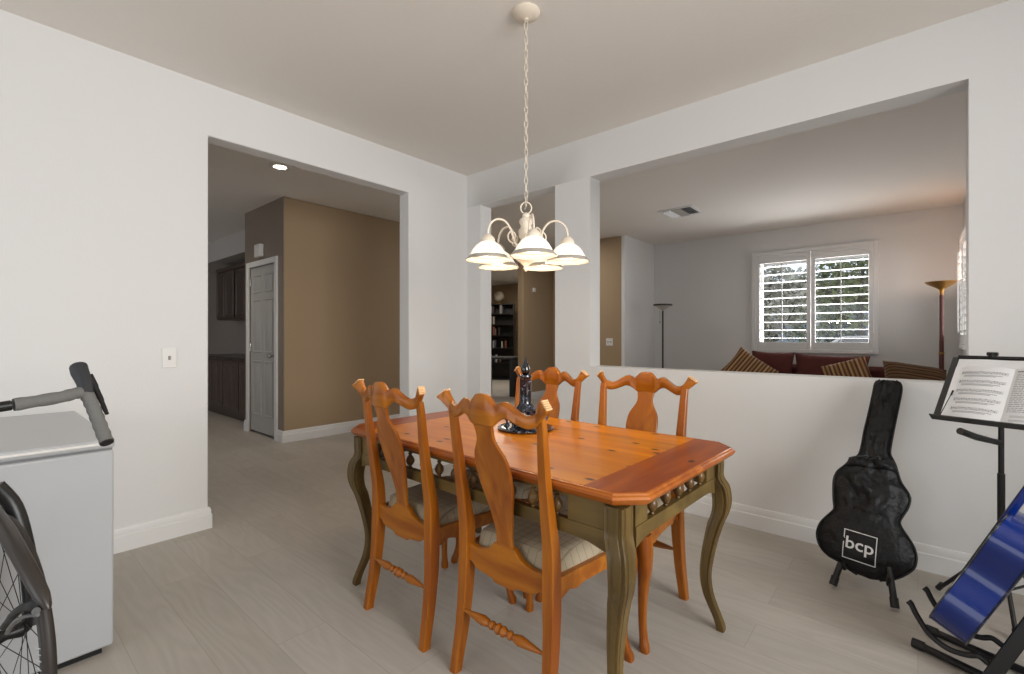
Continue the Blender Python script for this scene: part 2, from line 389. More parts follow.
# hall behind the left wall: tan wall with a pantry block, kitchen recess
struct('wall_hall_tan', MB().box(-5.45, 2.28, 0, -5.33, 5.2, CH), M_tan, bevel=.012, seg=3)
struct('wall_pantry', gridwall([-6.44, -5.331], [0, CH], [(-6.29, -.01, -5.53, 2.03)], 'y', 2.278, 2.36), M_taupe)
struct('wall_pantry_side', MB().box(-6.44, 2.361, 0, -6.35, 3.05, CH), M_taupe)
struct('wall_kitchen', MB().box(-12.2, 3.05, 0, -5.46, 3.15, CH), mat('kitchen_grey_paint', rgb(150, 140, 132), .6))
struct('wall_kitchen_far', MB().box(-12.3, -3.5, 0, -12.2, 3.15, CH), mat('kitchen_grey_paint_far', rgb(150, 140, 132), .6))
struct('trim_kitchen_soffit', MB().box(-12.2, 2.62, 2.42, -6.45, 3.05, CH), mat('soffit_paint', rgb(190, 184, 178), .7))
struct('wall_kitchen_front', gridwall([-12.3, XA-T], [0, CH], [(-10, .9, -7.2, 2.1)], 'y', -3.6, -3.5), M_wall)
# rooms behind the back wall
struct('wall_study', gridwall([6.7, 7.65], [0, CH], [], 'x', -5.66, -5.53), M_tan, bevel=.012)
struct('wall_study_far', MB().box(-12.2, 10.4, 0, -5.5, 10.5, CH), M_tan)
struct('wall_study_side', MB().box(-12.3, 3.15, 0, -12.2, 10.5, CH), M_tan)
struct('wall_foyer', gridwall([-12.2, -3.40], [0, CH], [(-12.3, -.1, -5.66, 3), (-5.35, -.1, -4.35, 2.08)], 'y', 7.65, 7.8), M_tan)
struct('wall_closet', MB().box(-4.3, 6.57, 0, -3.455, 6.66, CH), M_tan, bevel=.012)
struct('wall_closet_side', MB().box(-3.455, 6.57, 0, -3.40, 7.65, CH), M_wall)
struct('wall_living', gridwall([-3.399, .42], [-.02, CH+.02], [(-1.80, 1.02, -.44, 2.36)], 'y', 7.65, 7.8), M_wall)
struct('wall_living_right', gridwall([YB+T+.02, 7.8], [-.02, CH+.02], [(5.98, 1.10, 7.18, 2.22)], 'x', .40, .54), M_wall)
# baseboards with stepped profile
def baseboard(name, p0, p1, nrm):
    p0 = Vector((*p0, 0)); p1 = Vector((*p1, 0)); n = Vector((*nrm, 0))
    prof = [(0,0),(.016,0),(.016,.085),(.011,.092),(.011,.112),(.006,.128),(0,.132)]
    m = MB(); m.loft([[p + n*u + Vector((0,0,v)) for u, v in prof] for p in (p0, p1)])
    return struct(name, m, M_trim, sharp=20)
def baseboard_path(name, pts, nrms):     # mitred run
    prof = [(0,0),(.016,0),(.016,.085),(.011,.092),(.011,.112),(.006,.128),(0,.132)]
    m = MB(); m.loft([[Vector((*p, 0)) + Vector((*n, 0))*u + Vector((0,0,v)) for u, v in prof] for p, n in zip(pts, nrms)])
    return struct(name, m, M_trim, sharp=20)
baseboard_path('baseboard_left', [(XA, -2.75), (XA, .963), (XA-T, .963)], [(1,0), (1,1), (0,1)])
baseboard_path('baseboard_left_corner', [(XA-T, 2.47), (XA, 2.47), (XA, YB), (-3.128, YB)], [(0,-1), (1,-1), (1,-1), (0,-1)])
baseboard_path('baseboard_back', [(-2.263, YB+.15), (-2.263, YB), (2.19, YB)], [(-1,0), (-1,-1), (0,-1)])
baseboard_path('baseboard_hall', [(-5.46, 2.278), (-5.33, 2.278), (-5.33, 5.2)], [(0,-1), (1,-1), (1,0)])
baseboard('baseboard_pantry', (-6.44, 2.278), (-6.36, 2.278), (0,-1))
baseboard_path('baseboard_study', [(-5.66, 6.7), (-5.53, 6.7), (-5.53, 7.64)], [(0,-1), (1,-1), (1,0)])
baseboard('baseboard_foyer', (-4.27, 7.65), (-3.46, 7.65), (0,-1))
baseboard('baseboard_living', (-3.39, 7.65), (.39, 7.65), (0,-1))

# six-panel door: slab, raised panels, casing
def casing(name, x0, x1, z1, y, wdt=.07, par=None):
    m = MB(); m.box(x0-wdt, y-.02, 0, x0, y+.001, z1+wdt).box(x1, y-.02, 0, x1+wdt, y+.001, z1+wdt).box(x0, y-.02, z1, x1, y+.001, z1+wdt)
    return m.build(name, M_trim, par, bevel=.004)
def six_panel(name, x0, x1, z1, y, knob_right=True):
    root = bpy.data.objects.new(name, None); COL.objects.link(root); root['kind'] = 'structure'; root.location = ((x0+x1)/2, y, 0)
    wd = x1-x0; m = MB(); m.box(-wd/2+.003, .012, .03, wd/2-.003, .05, z1-.003); m.build('door_slab', M_door, root)
    st = .105; pw = (wd-3*st)/2
    for r0, r1 in ((.24, .88), (1.0, 1.62), (1.72, 1.92)):
        for k in range(2):
            a = -wd/2+st+k*(pw+st)
            p = MB()
            def ring(i, d): return [(a+i, d, r0+i), (a+pw-i, d, r0+i), (a+pw-i, d, r1-i), (a+i, d, r1-i)]
            p.loft([ring(-.012, .0125), ring(-.004, .003), ring(.0, .003), ring(.012, .011), ring(.02, .011), ring(.04, .004)])
            p.build('door_panel', M_door, root, sharp=20)
    c = casing('door_casing', -wd/2, wd/2, z1, 0, .065, root)
    kx = (wd/2-.06)*(1 if knob_right else -1)
    k = MB(); k.lathe([(.028, 0), (.028, .006), (.011, .01), (.011, .03), (.026, .042), (.030, .055), (.022, .07), (.002, .074)], (kx, .012, .96), 20, Matrix.Rotation(PI/2, 3, 'X'))
    k.build('door_knob', M_chrome, root)
    h = MB()
    for z in (.2, 1.05, 1.85): h.tube([(-kx*1.135, .002, z-.045), (-kx*1.135, .002, z+.045)], .007)
    h.build('hinge', M_chrome, root)
    return root
six_panel('door_1', -6.29, -5.53, 2.03, 2.278)
six_panel('door_2', -5.35, -4.35, 2.08, 7.65)
# little chime box above the pantry door
o = MB().box(-6.02, 2.228, 2.13, -5.86, 2.277, 2.28).build('door_chime', M_plastic, bevel=.006)
tag(o, 'small square white chime box on the wall above the grey panelled door', 'chime')

# ---------------------------------------------------------------- windows with plantation shutters
def shutter_window(name, plane, u0, u1, z0, z1, w, npanel, inward, arch=True):
    root = bpy.data.objects.new(name, None); COL.objects.link(root); root['kind'] = 'structure'
    if plane == 'y': root.location = ((u0+u1)/2, w, 0)
    else: root.location = (w, (u0+u1)/2, 0); root.rotation_euler = (0, 0, PI/2 if inward > 0 else -PI/2)
    # local: x along the wall, -y into the room
    wd = u1-u0; hx = wd/2
    M_shut = M_trim
    fr = MB(); fw = .05
    fr.box(-hx, -.055, z0, -hx+fw, .0, z1).box(hx-fw, -.055, z0, hx, 0, z1).box(-hx+fw, -.055, z0, hx-fw, 0, z0+fw).box(-hx+fw, -.055, z1-fw, hx-fw, 0, z1)
    fr.build('window_frame', M_shut, root, bevel=.004)
    pw = (wd-2*fw)/npanel
    for k in range(npanel):
        a = -hx+fw+k*pw+.003; b = a+pw-.006; st = .048
        p = MB()
        p.box(a, -.048, z0+fw, a+st, -.02, z1-fw).box(b-st, -.048, z0+fw, b, -.02, z1-fw)
        lo = z0+fw+.10; hi = z1-fw-.115
        p.box(a+st, -.048, z0+fw, b-st, -.02, lo); p.box(a+st, -.048, hi, b-st, -.02, z1-fw)
        po = p.build('shutter_panel', M_shut, root, bevel=.003)
        if arch:
            ar = MB(); mid = (a+b)/2; hw = (b-a)/2-.03
            ar.tube([(mid+hw*math.cos(t), -.050, hi+.012+.075*math.sin(t)) for t in [PI*i/20 for i in range(21)]], .008, 6)
            ar.build('arch_moulding', M_shut, po)
        nl = 10 if arch else 12; pitch = (hi-lo)/nl; tilt = math.radians(-8)
        for i in range(nl):
            zc = lo+(i+.5)*pitch; l = MB(); hwid = .036
            ring = lambda x: [(x, -.034+hwid*math.cos(q)*math.cos(tilt)-.0035*math.sin(q)*math.sin(tilt), zc+hwid*math.cos(q)*math.sin(tilt)+.0035*math.sin(q)) for q in [2*PI*j/10 for j in range(10)]]
            l.loft([ring(a+st+.001), ring(b-st-.001)])
            l.build('louver', M_shut, po)
        MB().box((a+b)/2-.006, -.082, lo+.02, (a+b)/2+.006, -.070, hi-.02).build('tilt_rod', M_shut, po)
    hg = MB()
    for z in (z0+.25, (z0+z1)/2, z1-.25): hg.box(hx-fw-.012, -.062, z-.035, hx-fw+.012, -.055, z+.035)
    hg.build('shutter_hinge', M_shut, root)
    sash = MB(); sx = hx-.08
    sash.box(-sx, .09, z0+.06, -sx+.035, .12, z1-.06).box(sx-.035, .09, z0+.06, sx, .12, z1-.06).box(-sx, .09, z0+.06, sx, .12, z0+.1).box(-sx, .09, z1-.1, sx, .12, z1-.06).box(-.02, .09, z0+.06, .02, .12, z1-.06)
    so = sash.build('window_sash', M_shut, root)
    MB().box(-sx+.03, .103, z0+.09, sx-.03, .107, z1-.09).build('window_pane', M_glass, so)
    return root
shutter_window('window_1', 'y', -1.861, -.378, .955, 2.415, 7.65, 2, -1)
shutter_window('window_2', 'x', 5.93, 7.23, 1.05, 2.27, .40, 2, -1, arch=False)

# ---------------------------------------------------------------- wall fittings
def switch_plate(name, loc, rotz, gang, label):
    t = thing(name, label, 'light switch', loc, rotz)
    hw = .036+.023*(gang-1)
    MB().box(-hw, -.006, -.058, hw, 0, .058).build('cover_plate', M_plastic, t, bevel=.003)
    for g in range(gang):
        x = (g-(gang-1)/2)*.046
        MB().add([(x-.006,-.006,-.012),(x+.006,-.006,-.012),(x+.006,-.006,.012),(x-.006,-.006,.012),(x-.005,-.016,.002),(x+.005,-.016,.002),(x+.005,-.016,.011),(x-.005,-.016,.011)],
                 [(0,3,2,1),(4,5,6,7),(0,1,5,4),(1,2,6,5),(2,3,7,6),(3,0,4,7)]).build('toggle', mat('toggle_grey', rgb(150, 148, 144), .5), t)
    return t
switch_plate('light_switch', (XA, .762, 1.055), PI/2, 1, 'single white light switch on the white wall left of the wide opening')
switch_plate('light_switch', (-3.66, 6.57, 1.10), 0, 2, 'white double light switch on the tan wall seen beyond the half wall')
tag(MB().box(-5.50, 6.98, 2.03, -5.529, 7.06, 2.11).build('motion_sensor', M_plastic, bevel=.008), 'tiny white sensor high on the tan wall beyond the narrow doorway', 'sensor')

# ceiling air vent in the living room
t = thing('ceiling_vent', 'white louvred air vent in the living room ceiling', 'vent', (-2.235, 5.80, CH))
MB().box(-.21, -.21, -.008, .21, -.17, 0).box(-.21, .17, -.008, .21, .21, 0).box(-.21, -.17, -.008, -.17, .17, 0).box(.17, -.17, -.008, .21, .17, 0).build('vent_frame', M_trim, t, bevel=.002)
MB().box(-.17, -.17, -.002, .17, .17, -.0005).build('vent_backing', mat('vent_dark', rgb(70, 68, 66), .8), t)
m = MB()
for i in range(7):
    y = -.14+i*.045
    m.add([(-.055, y, -.003), (.055, y, -.003), (.055, y+.03, -.022), (-.055, y+.03, -.022), (-.055, y, -.005), (.055, y, -.005), (.055, y+.03, -.024), (-.055, y+.03, -.024)],
          [(0,1,2,3),(7,6,5,4),(0,4,5,1),(1,5,6,2),(2,6,7,3),(3,7,4,0)])
m.build('vent_slats', M_trim, t)
for sgn in (-1, 1):
    m = MB()
    for i in range(3):
        x = sgn*(.075+i*.033)
        m.add([(x, -.165, -.003), (x, .165, -.003), (x+sgn*.026, .165, -.022), (x+sgn*.026, -.165, -.022), (x, -.165, -.005), (x, .165, -.005), (x+sgn*.026, .165, -.024), (x+sgn*.026, -.165, -.024)],
              [(0,1,2,3),(7,6,5,4),(0,4,5,1),(1,5,6,2),(2,6,7,3),(3,7,4,0)])
    m.build('vent_slats', M_trim, t)

# recessed downlights in the hall
def downlight(x, y, power, label, col=(1, .86, .68)):
    t = thing('recessed_ceiling_light', label, 'ceiling light', (x, y, CH))
    MB().lathe([(.055, 0), (.095, 0), (.095, -.006), (.088, -.010), (.06, -.010), (.055, -.004)], n=32).build('trim_ring', M_trim, t)
    MB().lathe([(.002, -.004), (.054, -.004), (.054, -.002), (.002, -.002)], n=24).build('diffuser', M_can, t)
    d = bpy.data.lights.new('downlight_bulb', 'SPOT'); d.energy = power; d.color = col; d.spot_size = 2.4; d.spot_blend = .9; d.shadow_soft_size = .05
    o = bpy.data.objects.new('downlight_bulb', d); COL.objects.link(o); o.parent = t; o.location = (0, 0, -.03)
    return t
downlight(-4.42, 1.86, 12, 'lit round recessed light in the hall ceiling nearest the opening')
downlight(-6.35, 1.35, 34, 'lit recessed ceiling light in front of the grey panelled door')

# ---------------------------------------------------------------- kitchen cabinets seen down the hall
def cab_door(par, x0, x1, z0, z1, y):
    d = MB(); d.box(x0, y-.02, z0, x1, y, z1); do = d.build('door', M_dark, par, bevel=.002)
    p = MB()
    i0 = .055
    rg = lambda i, dd: [(x0+i, y-dd, z0+i), (x1-i, y-dd, z0+i), (x1-i, y-dd, z1-i), (x0+i, y-dd, z1-i)]
    p.loft([rg(i0-.012, .0195), rg(i0-.004, .026), rg(i0, .026), rg(i0+.008, .021), rg(i0+.02, .021), rg(i0+.04, .026)])
    p.build('raised_panel', M_dark, do, sharp=20)
for i in range(4):
    x1 = -6.46-i*.62; x0 = x1-.615
    lab = ['dark brown base cabinet unit next to the pantry wall', 'dark base cabinet second from the pantry wall', 'dark base cabinet third from the pantry wall', 'dark base cabinet farthest left along the kitchen wall'][i]
    t = thing('base_cabinet', lab, 'cabinet', ((x0+x1)/2, 2.74, 0), group='kitchen base cabinets')
    hw = (x1-x0)/2
    MB().box(-hw, -.30, .1, hw, .30, .85).box(-hw, -.24, 0, hw, .30, .1).build('body', M_dark, t)
    cab_door(t, -hw+.01, -.003, .14, .82, -.30); cab_door(t, .003, hw-.01, .14, .82, -.30)
tag(MB().box(-9.0, 2.41, .852, -6.452, 3.045, .89).build('worktop', M_granite, bevel=.004), 'dark worktop running along the kitchen base cabinets', 'worktop')
for i in range(3):
    x1 = -6.46-i*.86; x0 = x1-.855
    lab = ['dark brown wall cabinet nearest the pantry wall', 'dark wall cabinet in the middle of the upper row', 'dark wall cabinet at the left end of the upper row'][i]
    t = thing('wall_cabinet', lab, 'cabinet', ((x0+x1)/2, 2.90, 1.46), group='kitchen wall cabinets'); hw = (x1-x0)/2
    MB().box(-hw, -.14, 0, hw, .145, .84).box(-hw, -.16, .80, hw, .145, .86).build('body', M_dark, t)
    cab_door(t, -hw+.02, -.004, .02, .78, -.14); cab_door(t, .004, hw-.02, .02, .78, -.14)
t = thing('soap_bottle', 'small pink bottle standing on the kitchen worktop by the pantry wall', 'bottle', (-6.95, 2.78, .892))
MB().lathe([(.03, 0), (.034, .02), (.034, .12), (.014, .16), (.012, .18)], n=16).build('bottle_body', mat('pink_plastic', rgb(190, 130, 120), .4), t)
MB().lathe([(.014, .18), (.014, .2), (.004, .21)], n=12).tube([(0, 0, .2), (0, 0, .23), (-.04, 0, .235)], .005, 6).build('pump', M_plastic, t)

# ---------------------------------------------------------------- study beyond the narrow doorway
def bookcase():
    c = (-8.78, 9.62); t = thing('bookcase', 'tall black bookcase with filled shelves in the far room', 'bookcase', (c[0], c[1], 0), math.radians(35))
    w2 = .42; m = MB(); m.box(-w2, -.17, 0, -w2+.03, .17, 2.1).box(w2-.03, -.17, 0, w2, .17, 2.1).box(-w2, .15, 0, w2, .17, 2.1)
    m.build('carcass', M_blackw, t)
    for z in (0.02, .45, .85, 1.2, 1.5, 1.8, 2.07): MB().box(-w2+.03, -.16, z, w2-.03, .15, z+.025).build('shelf', M_blackw, t)
    return t
bc = bookcase()
bm_ = bc.location; rz = bc.rotation_euler.z
ci, si = math.cos(rz), math.sin(rz)
def bloc(x, y, z): return (bm_.x+x*ci-y*si, bm_.y+x*si+y*ci, z)
cols = [(90, 70, 60), (150, 140, 130), (60, 40, 40), (120, 60, 40), (60, 70, 80), (180, 175, 165)]
bmats = [mat('book_cover_%s' % n, rgb(*c), .6) for n, c in zip(('tan', 'grey', 'maroon', 'rust', 'slate', 'cream'), cols)]
words = ['first', 'second', 'third', 'fourth', 'fifth', 'sixth', 'seventh', 'eighth', 'ninth']
sh = {.475: 'lowest', .875: 'second lowest', 1.225: 'middle', 1.525: 'second highest', 1.825: 'highest'}
for z, shn in sh.items():
    x = -.36; k = 0
    while x < .28 and k < 5:
        th = random.uniform(.03, .06); hh = random.uniform(.18, .24)
        if random.random() < .35: x += .09
        o = MB().box(0, -.10, .001, th, .05, hh).build('book', random.choice(bmats), bevel=.003)
        o.location = bloc(x, -.02, z); o.rotation_euler.z = rz
        tag(o, '%s book from the left on the %s filled shelf of the black bookcase' % (words[k], shn), 'book', 'books in the black bookcase')
        x += th+.004+random.choice((0, 0, .06)); k += 1
t = thing('globe', 'pale globe standing on top of the black bookcase', 'globe', bloc(-.02, 0, 2.095))
MB().lathe([(.08, 0), (.08, .015), (.02, .03), (.012, .06)], n=20).build('globe_stand', M_lampbr, t)
MB().lathe([(.15*math.sin(PI*i/16)+.001, .20-.15*math.cos(PI*i/16)) for i in range(17)], n=28).build('sphere', leafmat('globe_map', (128, 116, 96), (186, 178, 162)), t)
MB().tube([(.165*math.cos(a), 0, .20+.165*math.sin(a)) for a in [-PI/2+PI*i/16 for i in range(17)]], .006, 6).build('meridian_ring', M_lampbr, t)
# black desk
t = thing('desk', 'black desk with drawers beside the tan wall end', 'desk', (-6.25, 7.15, 0), math.radians(40))
MB().box(-.42, -.3, .74, .42, .3, .78).build('desk_top', M_blackw, t, bevel=.004)
MB().box(.0, -.27, 0, .38, .27, .74).build('drawer_pedestal', M_blackw, t, bevel=.003)
for z in (.06, .29, .52): MB().box(.02, -.285, z, .36, -.271, z+.2).build('drawer', M_blackw, t, bevel=.004)
MB().box(-.40, -.27, 0, -.37, .27, .74).build('side_panel', M_blackw, t)
def figurine(x, hh, lab, c):
    t = thing('figurine', lab, 'figurine', (-6.25+x*math.cos(.698), 7.15+x*math.sin(.698), .782))
    MB().lathe([(.035, 0), (.036, .02), (.02, .05), (.03, .10), (.033, .15), (.015, .19), (.012, .21)], n=14).build('robe', c, t).scale = (1, 1, hh)
    MB().lathe([(.003, 0), (.02, .01), (.024, .03), (.018, .05), (.003, .06)], (0, 0, .205*hh), 12).build('head', c, t)
figurine(.20, 1.15, 'reddish brown figurine on the black desk', mat('terracotta', rgb(140, 74, 48), .5))
figurine(.34, 1.25, 'gold figurine on the black desk nearest the tan wall', mat('gold_paint', rgb(150, 122, 70), .4))
o = MB().box(-6.75, 10.34, 1.35, -5.9, 10.399, 1.95).build('picture_frame', M_blackw, bevel=.01)
tag(o, 'black framed picture on the far tan wall above the desk', 'picture')

# ---------------------------------------------------------------- dining table
TX, TY, TR = -1.310, 1.589, -.024
tbl = thing('dining_table', 'honey pine dining table with clipped corners on olive green cabriole legs', 'table', (TX, TY, 0), TR)
TL, TW = 1.54, .87
def octo(l, w_, c, z): return [(-l/2+c,-w_/2,z),(l/2-c,-w_/2,z),(l/2,-w_/2+c,z),(l/2,w_/2-c,z),(l/2-c,w_/2,z),(-l/2+c,w_/2,z),(-l/2,w_/2-c,z),(-l/2,-w_/2+c,z)]
m = MB()
prof = [(-.036, .714), (-.018, .714), (-.010, .720), (-.004, .728), (0, .734), (-.003, .741), (-.008, .744), (-.010, .7485), (-.014, .750)]
m.loft([octo(TL+2*i, TW+2*i, .075+i*.585, z) for i, z in prof])
m.build('top_moulding', M_edge, tbl, sharp=25)
i = -.016; L2 = TL/2+i; W2 = TW/2+i; c = .075+i*.585; bb = .16
z0, z1 = .747, .7512
mid = [(-L2+bb, -W2), (L2-bb, -W2), (L2-bb, W2), (-L2+bb, W2)]
MB().prism(mid, lambda u, v: (u, v, z0), lambda u, v: (u, v, z1)).build('top_boards', M_orange, tbl)
for s in (-1, 1):
    pl = [(s*(L2-bb), -W2), (s*(L2-c), -W2), (s*L2, -W2+c), (s*L2, W2-c), (s*(L2-c), W2), (s*(L2-bb), W2)]
    MB().prism(pl, lambda u, v: (u, v, z0), lambda u, v: (u, v, z1)).build('end_board', M_breadb, tbl)
# legs
prof = [(.705, 0, .062), (.66, 0, .062), (.62, 0, .062), (.585, .022, .062), (.55, .032, .06), (.51, .034, .058), (.47, .026, .054), (.435, .010, .051),
        (.39, -.004, .047), (.335, -.018, .043), (.28, -.028, .039), (.235, -.033, .036), (.19, -.030, .034), (.145, -.020, .032), (.10, -.003, .030), (.055, .016, .029), (.02, .028, .030), (0, .030, .028)]
for sx in (-1, 1):
    for sy in (-1, 1):
        lx = sx*(TL/2-.088); ly = sy*(TW/2-.056); rings = []
        P = catmull([Vector(q) for q in prof], 3)
        for p in P:
            z, off, sd = p
            off2 = off+(.062-sd)*.45*1.0
            cx = lx+sx*off*.7071; cy = ly+sy*off*.7071; h = sd/2; b = h*.62
            # square section with a raised bead on each corner
            ring = []
            for (qx, qy) in ((1,1),(-1,1),(-1,-1),(1,-1)):
                if qx*qy > 0: seq = [(h, b*.62), (h, b*.72), (h*.90, b*.80), (h*1.0, h*.90), (h*.9, h*1.0), (b*.80, h*.90), (b*.72, h), (b*.62, h)]
                else: seq = [(b*.62, h), (b*.72, h), (b*.80, h*.90), (h*.9, h*1.0), (h*1.0, h*.90), (h*.90, b*.80), (h, b*.72), (h, b*.62)]
                ring += [(cx+qx*a, cy+qy*bq, z) for a, bq in seq]
            rings.append(ring)
        MB().loft(rings).build('leg', M_green, tbl, sharp=50)
# aprons: top strip, spindle gallery, lower rail, solid end blocks
def apron(ax, s):
    Lx = (TL if ax == 'x' else TW)-.170-.062; dep = (TW/2-.056) if ax == 'x' else (TL/2-.088)
    P = (lambda u, w_, z: (u, s*(dep+w_), z)) if ax == 'x' else (lambda u, w_, z: (s*(dep+w_), u, z))
    h = Lx/2; n = 24; blk = .13 if ax == 'x' else .075
    def strip(u0, u1, z0f, z1f, t0, t1, name, mt):
        rings = []
        for i in range(n+1):
            u = u0+(u1-u0)*i/n; a, b = z0f(u), z1f(u)
            rings.append([P(u, t0, a), P(u, t1, a), P(u, t1, b), P(u, t0, b)])
        return MB().loft(rings).build(name, mt, tbl, sharp=30)
    arch = lambda u: .588-.018*min(1, max(0, (abs(u)-(h-.10))/.10))**2+(.0 if abs(u) < h-.1 else 0)
    strip(-h, h, arch, lambda u: .630, .0, .024, 'apron_rail', M_greenx)
    strip(-h, h, lambda u: .700, lambda u: .714, .0, .024, 'apron_strip', M_greenx)
    for q in (-1, 1): strip(q*h, q*(h-blk), lambda u: .6301, lambda u: .6999, .003, .021, 'apron_block', M_greenx)
    span = 2*(h-blk); k = int(round(span/(.092 if ax == 'x' else .098))); 
    for i in range(k):
        u = -span/2+span*(i+.5)/k
        MB().lathe([(.006, .630), (.008, .634), (.006, .638), (.013, .646), (.0175, .656), (.018, .664), (.014, .675), (.007, .683), (.006, .687), (.010, .691), (.006, .695), (.005, .70)], P(u, .012, 0), 14).build('spindle', M_spin, tbl)
for s in (-1, 1): apron('x', s); apron('y', s)

# ---------------------------------------------------------------- chairs
def crest_y(a): return -.060+.046*min(1, a/.19)**1.7-max(0, (a-.18)/.06)**1.5*.020
def make_chair(label):
    t = thing('dining_chair', label, 'chair', group='dining chairs around the table')
    # centre-line of back post: (z, y) with y forward = towards the table
    post = [(0, .008), (.06, .018), (.15, .034), (.28, .048), (.40, .052), (.52, .050), (.62, .034), (.72, .018), (.82, .005), (.90, -.005), (.935, -.012)]
    xs = [(0, .200), (.15, .194), (.4, .188), (.5, .188), (.75, .190), (.935, .196)]
    for s in (-1, 1):
        rings = []
        for k in range(41):
            z = .935*k/40; y = sinterp(post, z); x = s*interp(xs, z)
            hw = interp([(0, .016), (.3, .020), (.45, .022), (.6, .020), (.935, .0135)], z); hd = interp([(0, .017), (.35, .024), (.5, .022), (.7, .015), (.935, .011)], z)
            c = .003
            rings.append([(x-hw+c, y-hd, z), (x+hw-c, y-hd, z), (x+hw, y-hd+c, z), (x+hw, y+hd-c, z), (x+hw-c, y+hd, z), (x-hw+c, y+hd, z), (x-hw, y+hd-c, z), (x-hw, y-hd+c, z)])
        MB().loft(rings).build('leg', M_chair, t, sharp=35)
    # crest rail
    top = [(0, 0), (.023, -.003), (.040, -.018), (.054, -.032), (.062, -.031), (.074, -.023), (.088, -.021), (.106, -.030), (.136, -.050), (.158, -.057), (.178, -.053), (.192, -.042), (.204, -.022), (.213, -.008), (.239, -.030)]
    bot = [(0, -.099), (.038, -.100), (.050, -.093), (.06, -.084), (.078, -.074), (.095, -.072), (.106, -.076), (.136, -.090), (.158, -.097), (.176, -.094), (.188, -.086), (.20, -.075), (.218, -.057), (.239, -.036)]
    ZT = 1.0; rings = []
    n = 88
    for k in range(-n, n+1):
        x = .239*k/n; a = abs(x)
        zt = ZT+sinterp(top, a); zb = ZT+sinterp(bot, a)
        y = crest_y(a)
        hd = .0125
        ro = min(.006, (zt-zb)*.3)
        rings.append([(x, y-hd, zb+ro), (x, y-hd+ro, zb), (x, y+hd-ro, zb), (x, y+hd, zb+ro), (x, y+hd, zt-ro), (x, y+hd-ro*.8, zt), (x, y-hd+ro*.8, zt), (x, y-hd, zt-ro)])
    cr = MB().loft(rings).build('crest_rail', M_chairx, t, sharp=50)
    for s in (-1, 1):     # carved ridges on the end of each ear
        m = MB()
        for i in range(5):
            q = i/4; a = .215+.023*q; z = ZT-.009-.021*q; yy = crest_y(a)
            m.tube([(s*a, yy-.010, z), (s*a, yy+.018, z)], .0034, 8)
        m.build('carved_ear', M_notch, cr)
    # splat
    hwid = [(.475, .046), (.49, .036), (.52, .034), (.56, .040), (.62, .052), (.68, .068), (.73, .074), (.77, .073), (.80, .066), (.825, .052), (.845, .041), (.865, .036), (.885, .038), (.91, .042)]
    rings = []
    for k in range(49):
        z = .475+.435*k/48; h = sinterp(hwid, z); y = sinterp([(.475, .050), (.56, .040), (.66, .016), (.76, -.012), (.84, -.038), (.91, -.058)], z); hd = .0065; c = .002
        rings.append([(-h+c, y-hd, z), (h-c, y-hd, z), (h, y-hd+c, z), (h, y+hd-c, z), (h-c, y+hd, z), (-h+c, y+hd, z), (-h, y+hd-c, z), (-h, y-hd+c, z)])
    MB().loft(rings).build('splat', M_chair, t, sharp=35)
    # back seat rail: raised shoe in the middle, scalloped below
    rt = [(0, .490), (.040, .488), (.052, .478), (.075, .458), (.12, .446), (.17, .450), (.19, .462)]
    rb = [(0, .352), (.04, .353), (.055, .362), (.10, .368), (.13, .374), (.15, .388), (.19, .392)]
    rings = []
    for k in range(-30, 31):
        x = .172*k/30; a = abs(x); rings.append([(x, .040, sinterp(rb, a)), (x, .062, sinterp(rb, a)), (x, .062, sinterp(rt, a)), (x, .040, sinterp(rt, a))])
    MB().loft(rings).build('back_rail', M_chairx, t, bevel=.002, sharp=35)
    # side and front rails, scalloped
    def rail(p0, p1, name, th=.020):
        p0 = Vector((*p0, 0)); p1 = Vector((*p1, 0)); d = (p1-p0); L = d.length; d.normalize(); nn = Vector((-d.y, d.x, 0))*th/2
        rings = []
        for k in range(31):
            u = k/30; e = min(u, 1-u)*L
            zb = .385-.022*max(0, 1-e/.05)-.010*max(0, 1-abs(e-.085)/.035)
            p = p0+d*L*u
            rings.append([p-nn+Vector((0,0,zb)), p+nn+Vector((0,0,zb)), p+nn+Vector((0,0,.435)), p-nn+Vector((0,0,.435))])
        MB().loft(rings).build(name, M_chairx, t, sharp=35)
    rail((.19, .075), (.232, .455), 'side_rail'); rail((-.19, .075), (-.232, .455), 'side_rail'); rail((-.215, .463), (.215, .463), 'front_rail')
    # cabriole front legs
    lp = [(.435, 0, .048), (.40, .004, .050), (.36, .010, .048), (.31, .010, .042), (.25, .000, .034), (.18, -.010, .028), (.10, -.012, .024), (.05, -.002, .025), (.02, .008, .030), (0, .010, .028)]
    for s in (-1, 1):
        rings = []
        for z, off, sd in catmull([Vector(q) for q in lp], 4):
            cx = s*(.228+off*.7); cy = .455+off*.7; h = sd/2; c = h*.3
            rings.append([(cx-h+c, cy-h, z), (cx+h-c, cy-h, z), (cx+h, cy-h+c, z), (cx+h, cy+h-c, z), (cx+h-c, cy+h, z), (cx-h+c, cy+h, z), (cx-h, cy+h-c, z), (cx-h, cy-h+c, z)])
        MB().loft(rings).build('leg', M_chair, t, sharp=50)
    # turned stretcher between the back legs
    st = [(0, .005), (.02, .006), (.06, .012), (.10, .017), (.122, .013), (.132, .008), (.138, .014), (.146, .0145), (.152, .009), (.160, .012), (.172, .018), (.184, .012)]
    full = [(r, u) for u, r in st]+[(r, .366-u) for u, r in reversed(st)]
    MB().lathe([(r, u-.183) for r, u in full], (0, .028, .215), 16, Matrix.Rotation(PI/2, 3, 'Y')).build('stretcher', M_chairx, t, sharp=50)
    # upholstered seat
    m = MB(); nx, ny = 18, 18; rows = []
    def outline(u, v, inset):
        y = .066+(.476-.066)*v; hw = (.178+(.228-.178)*v)
        return u*hw, y
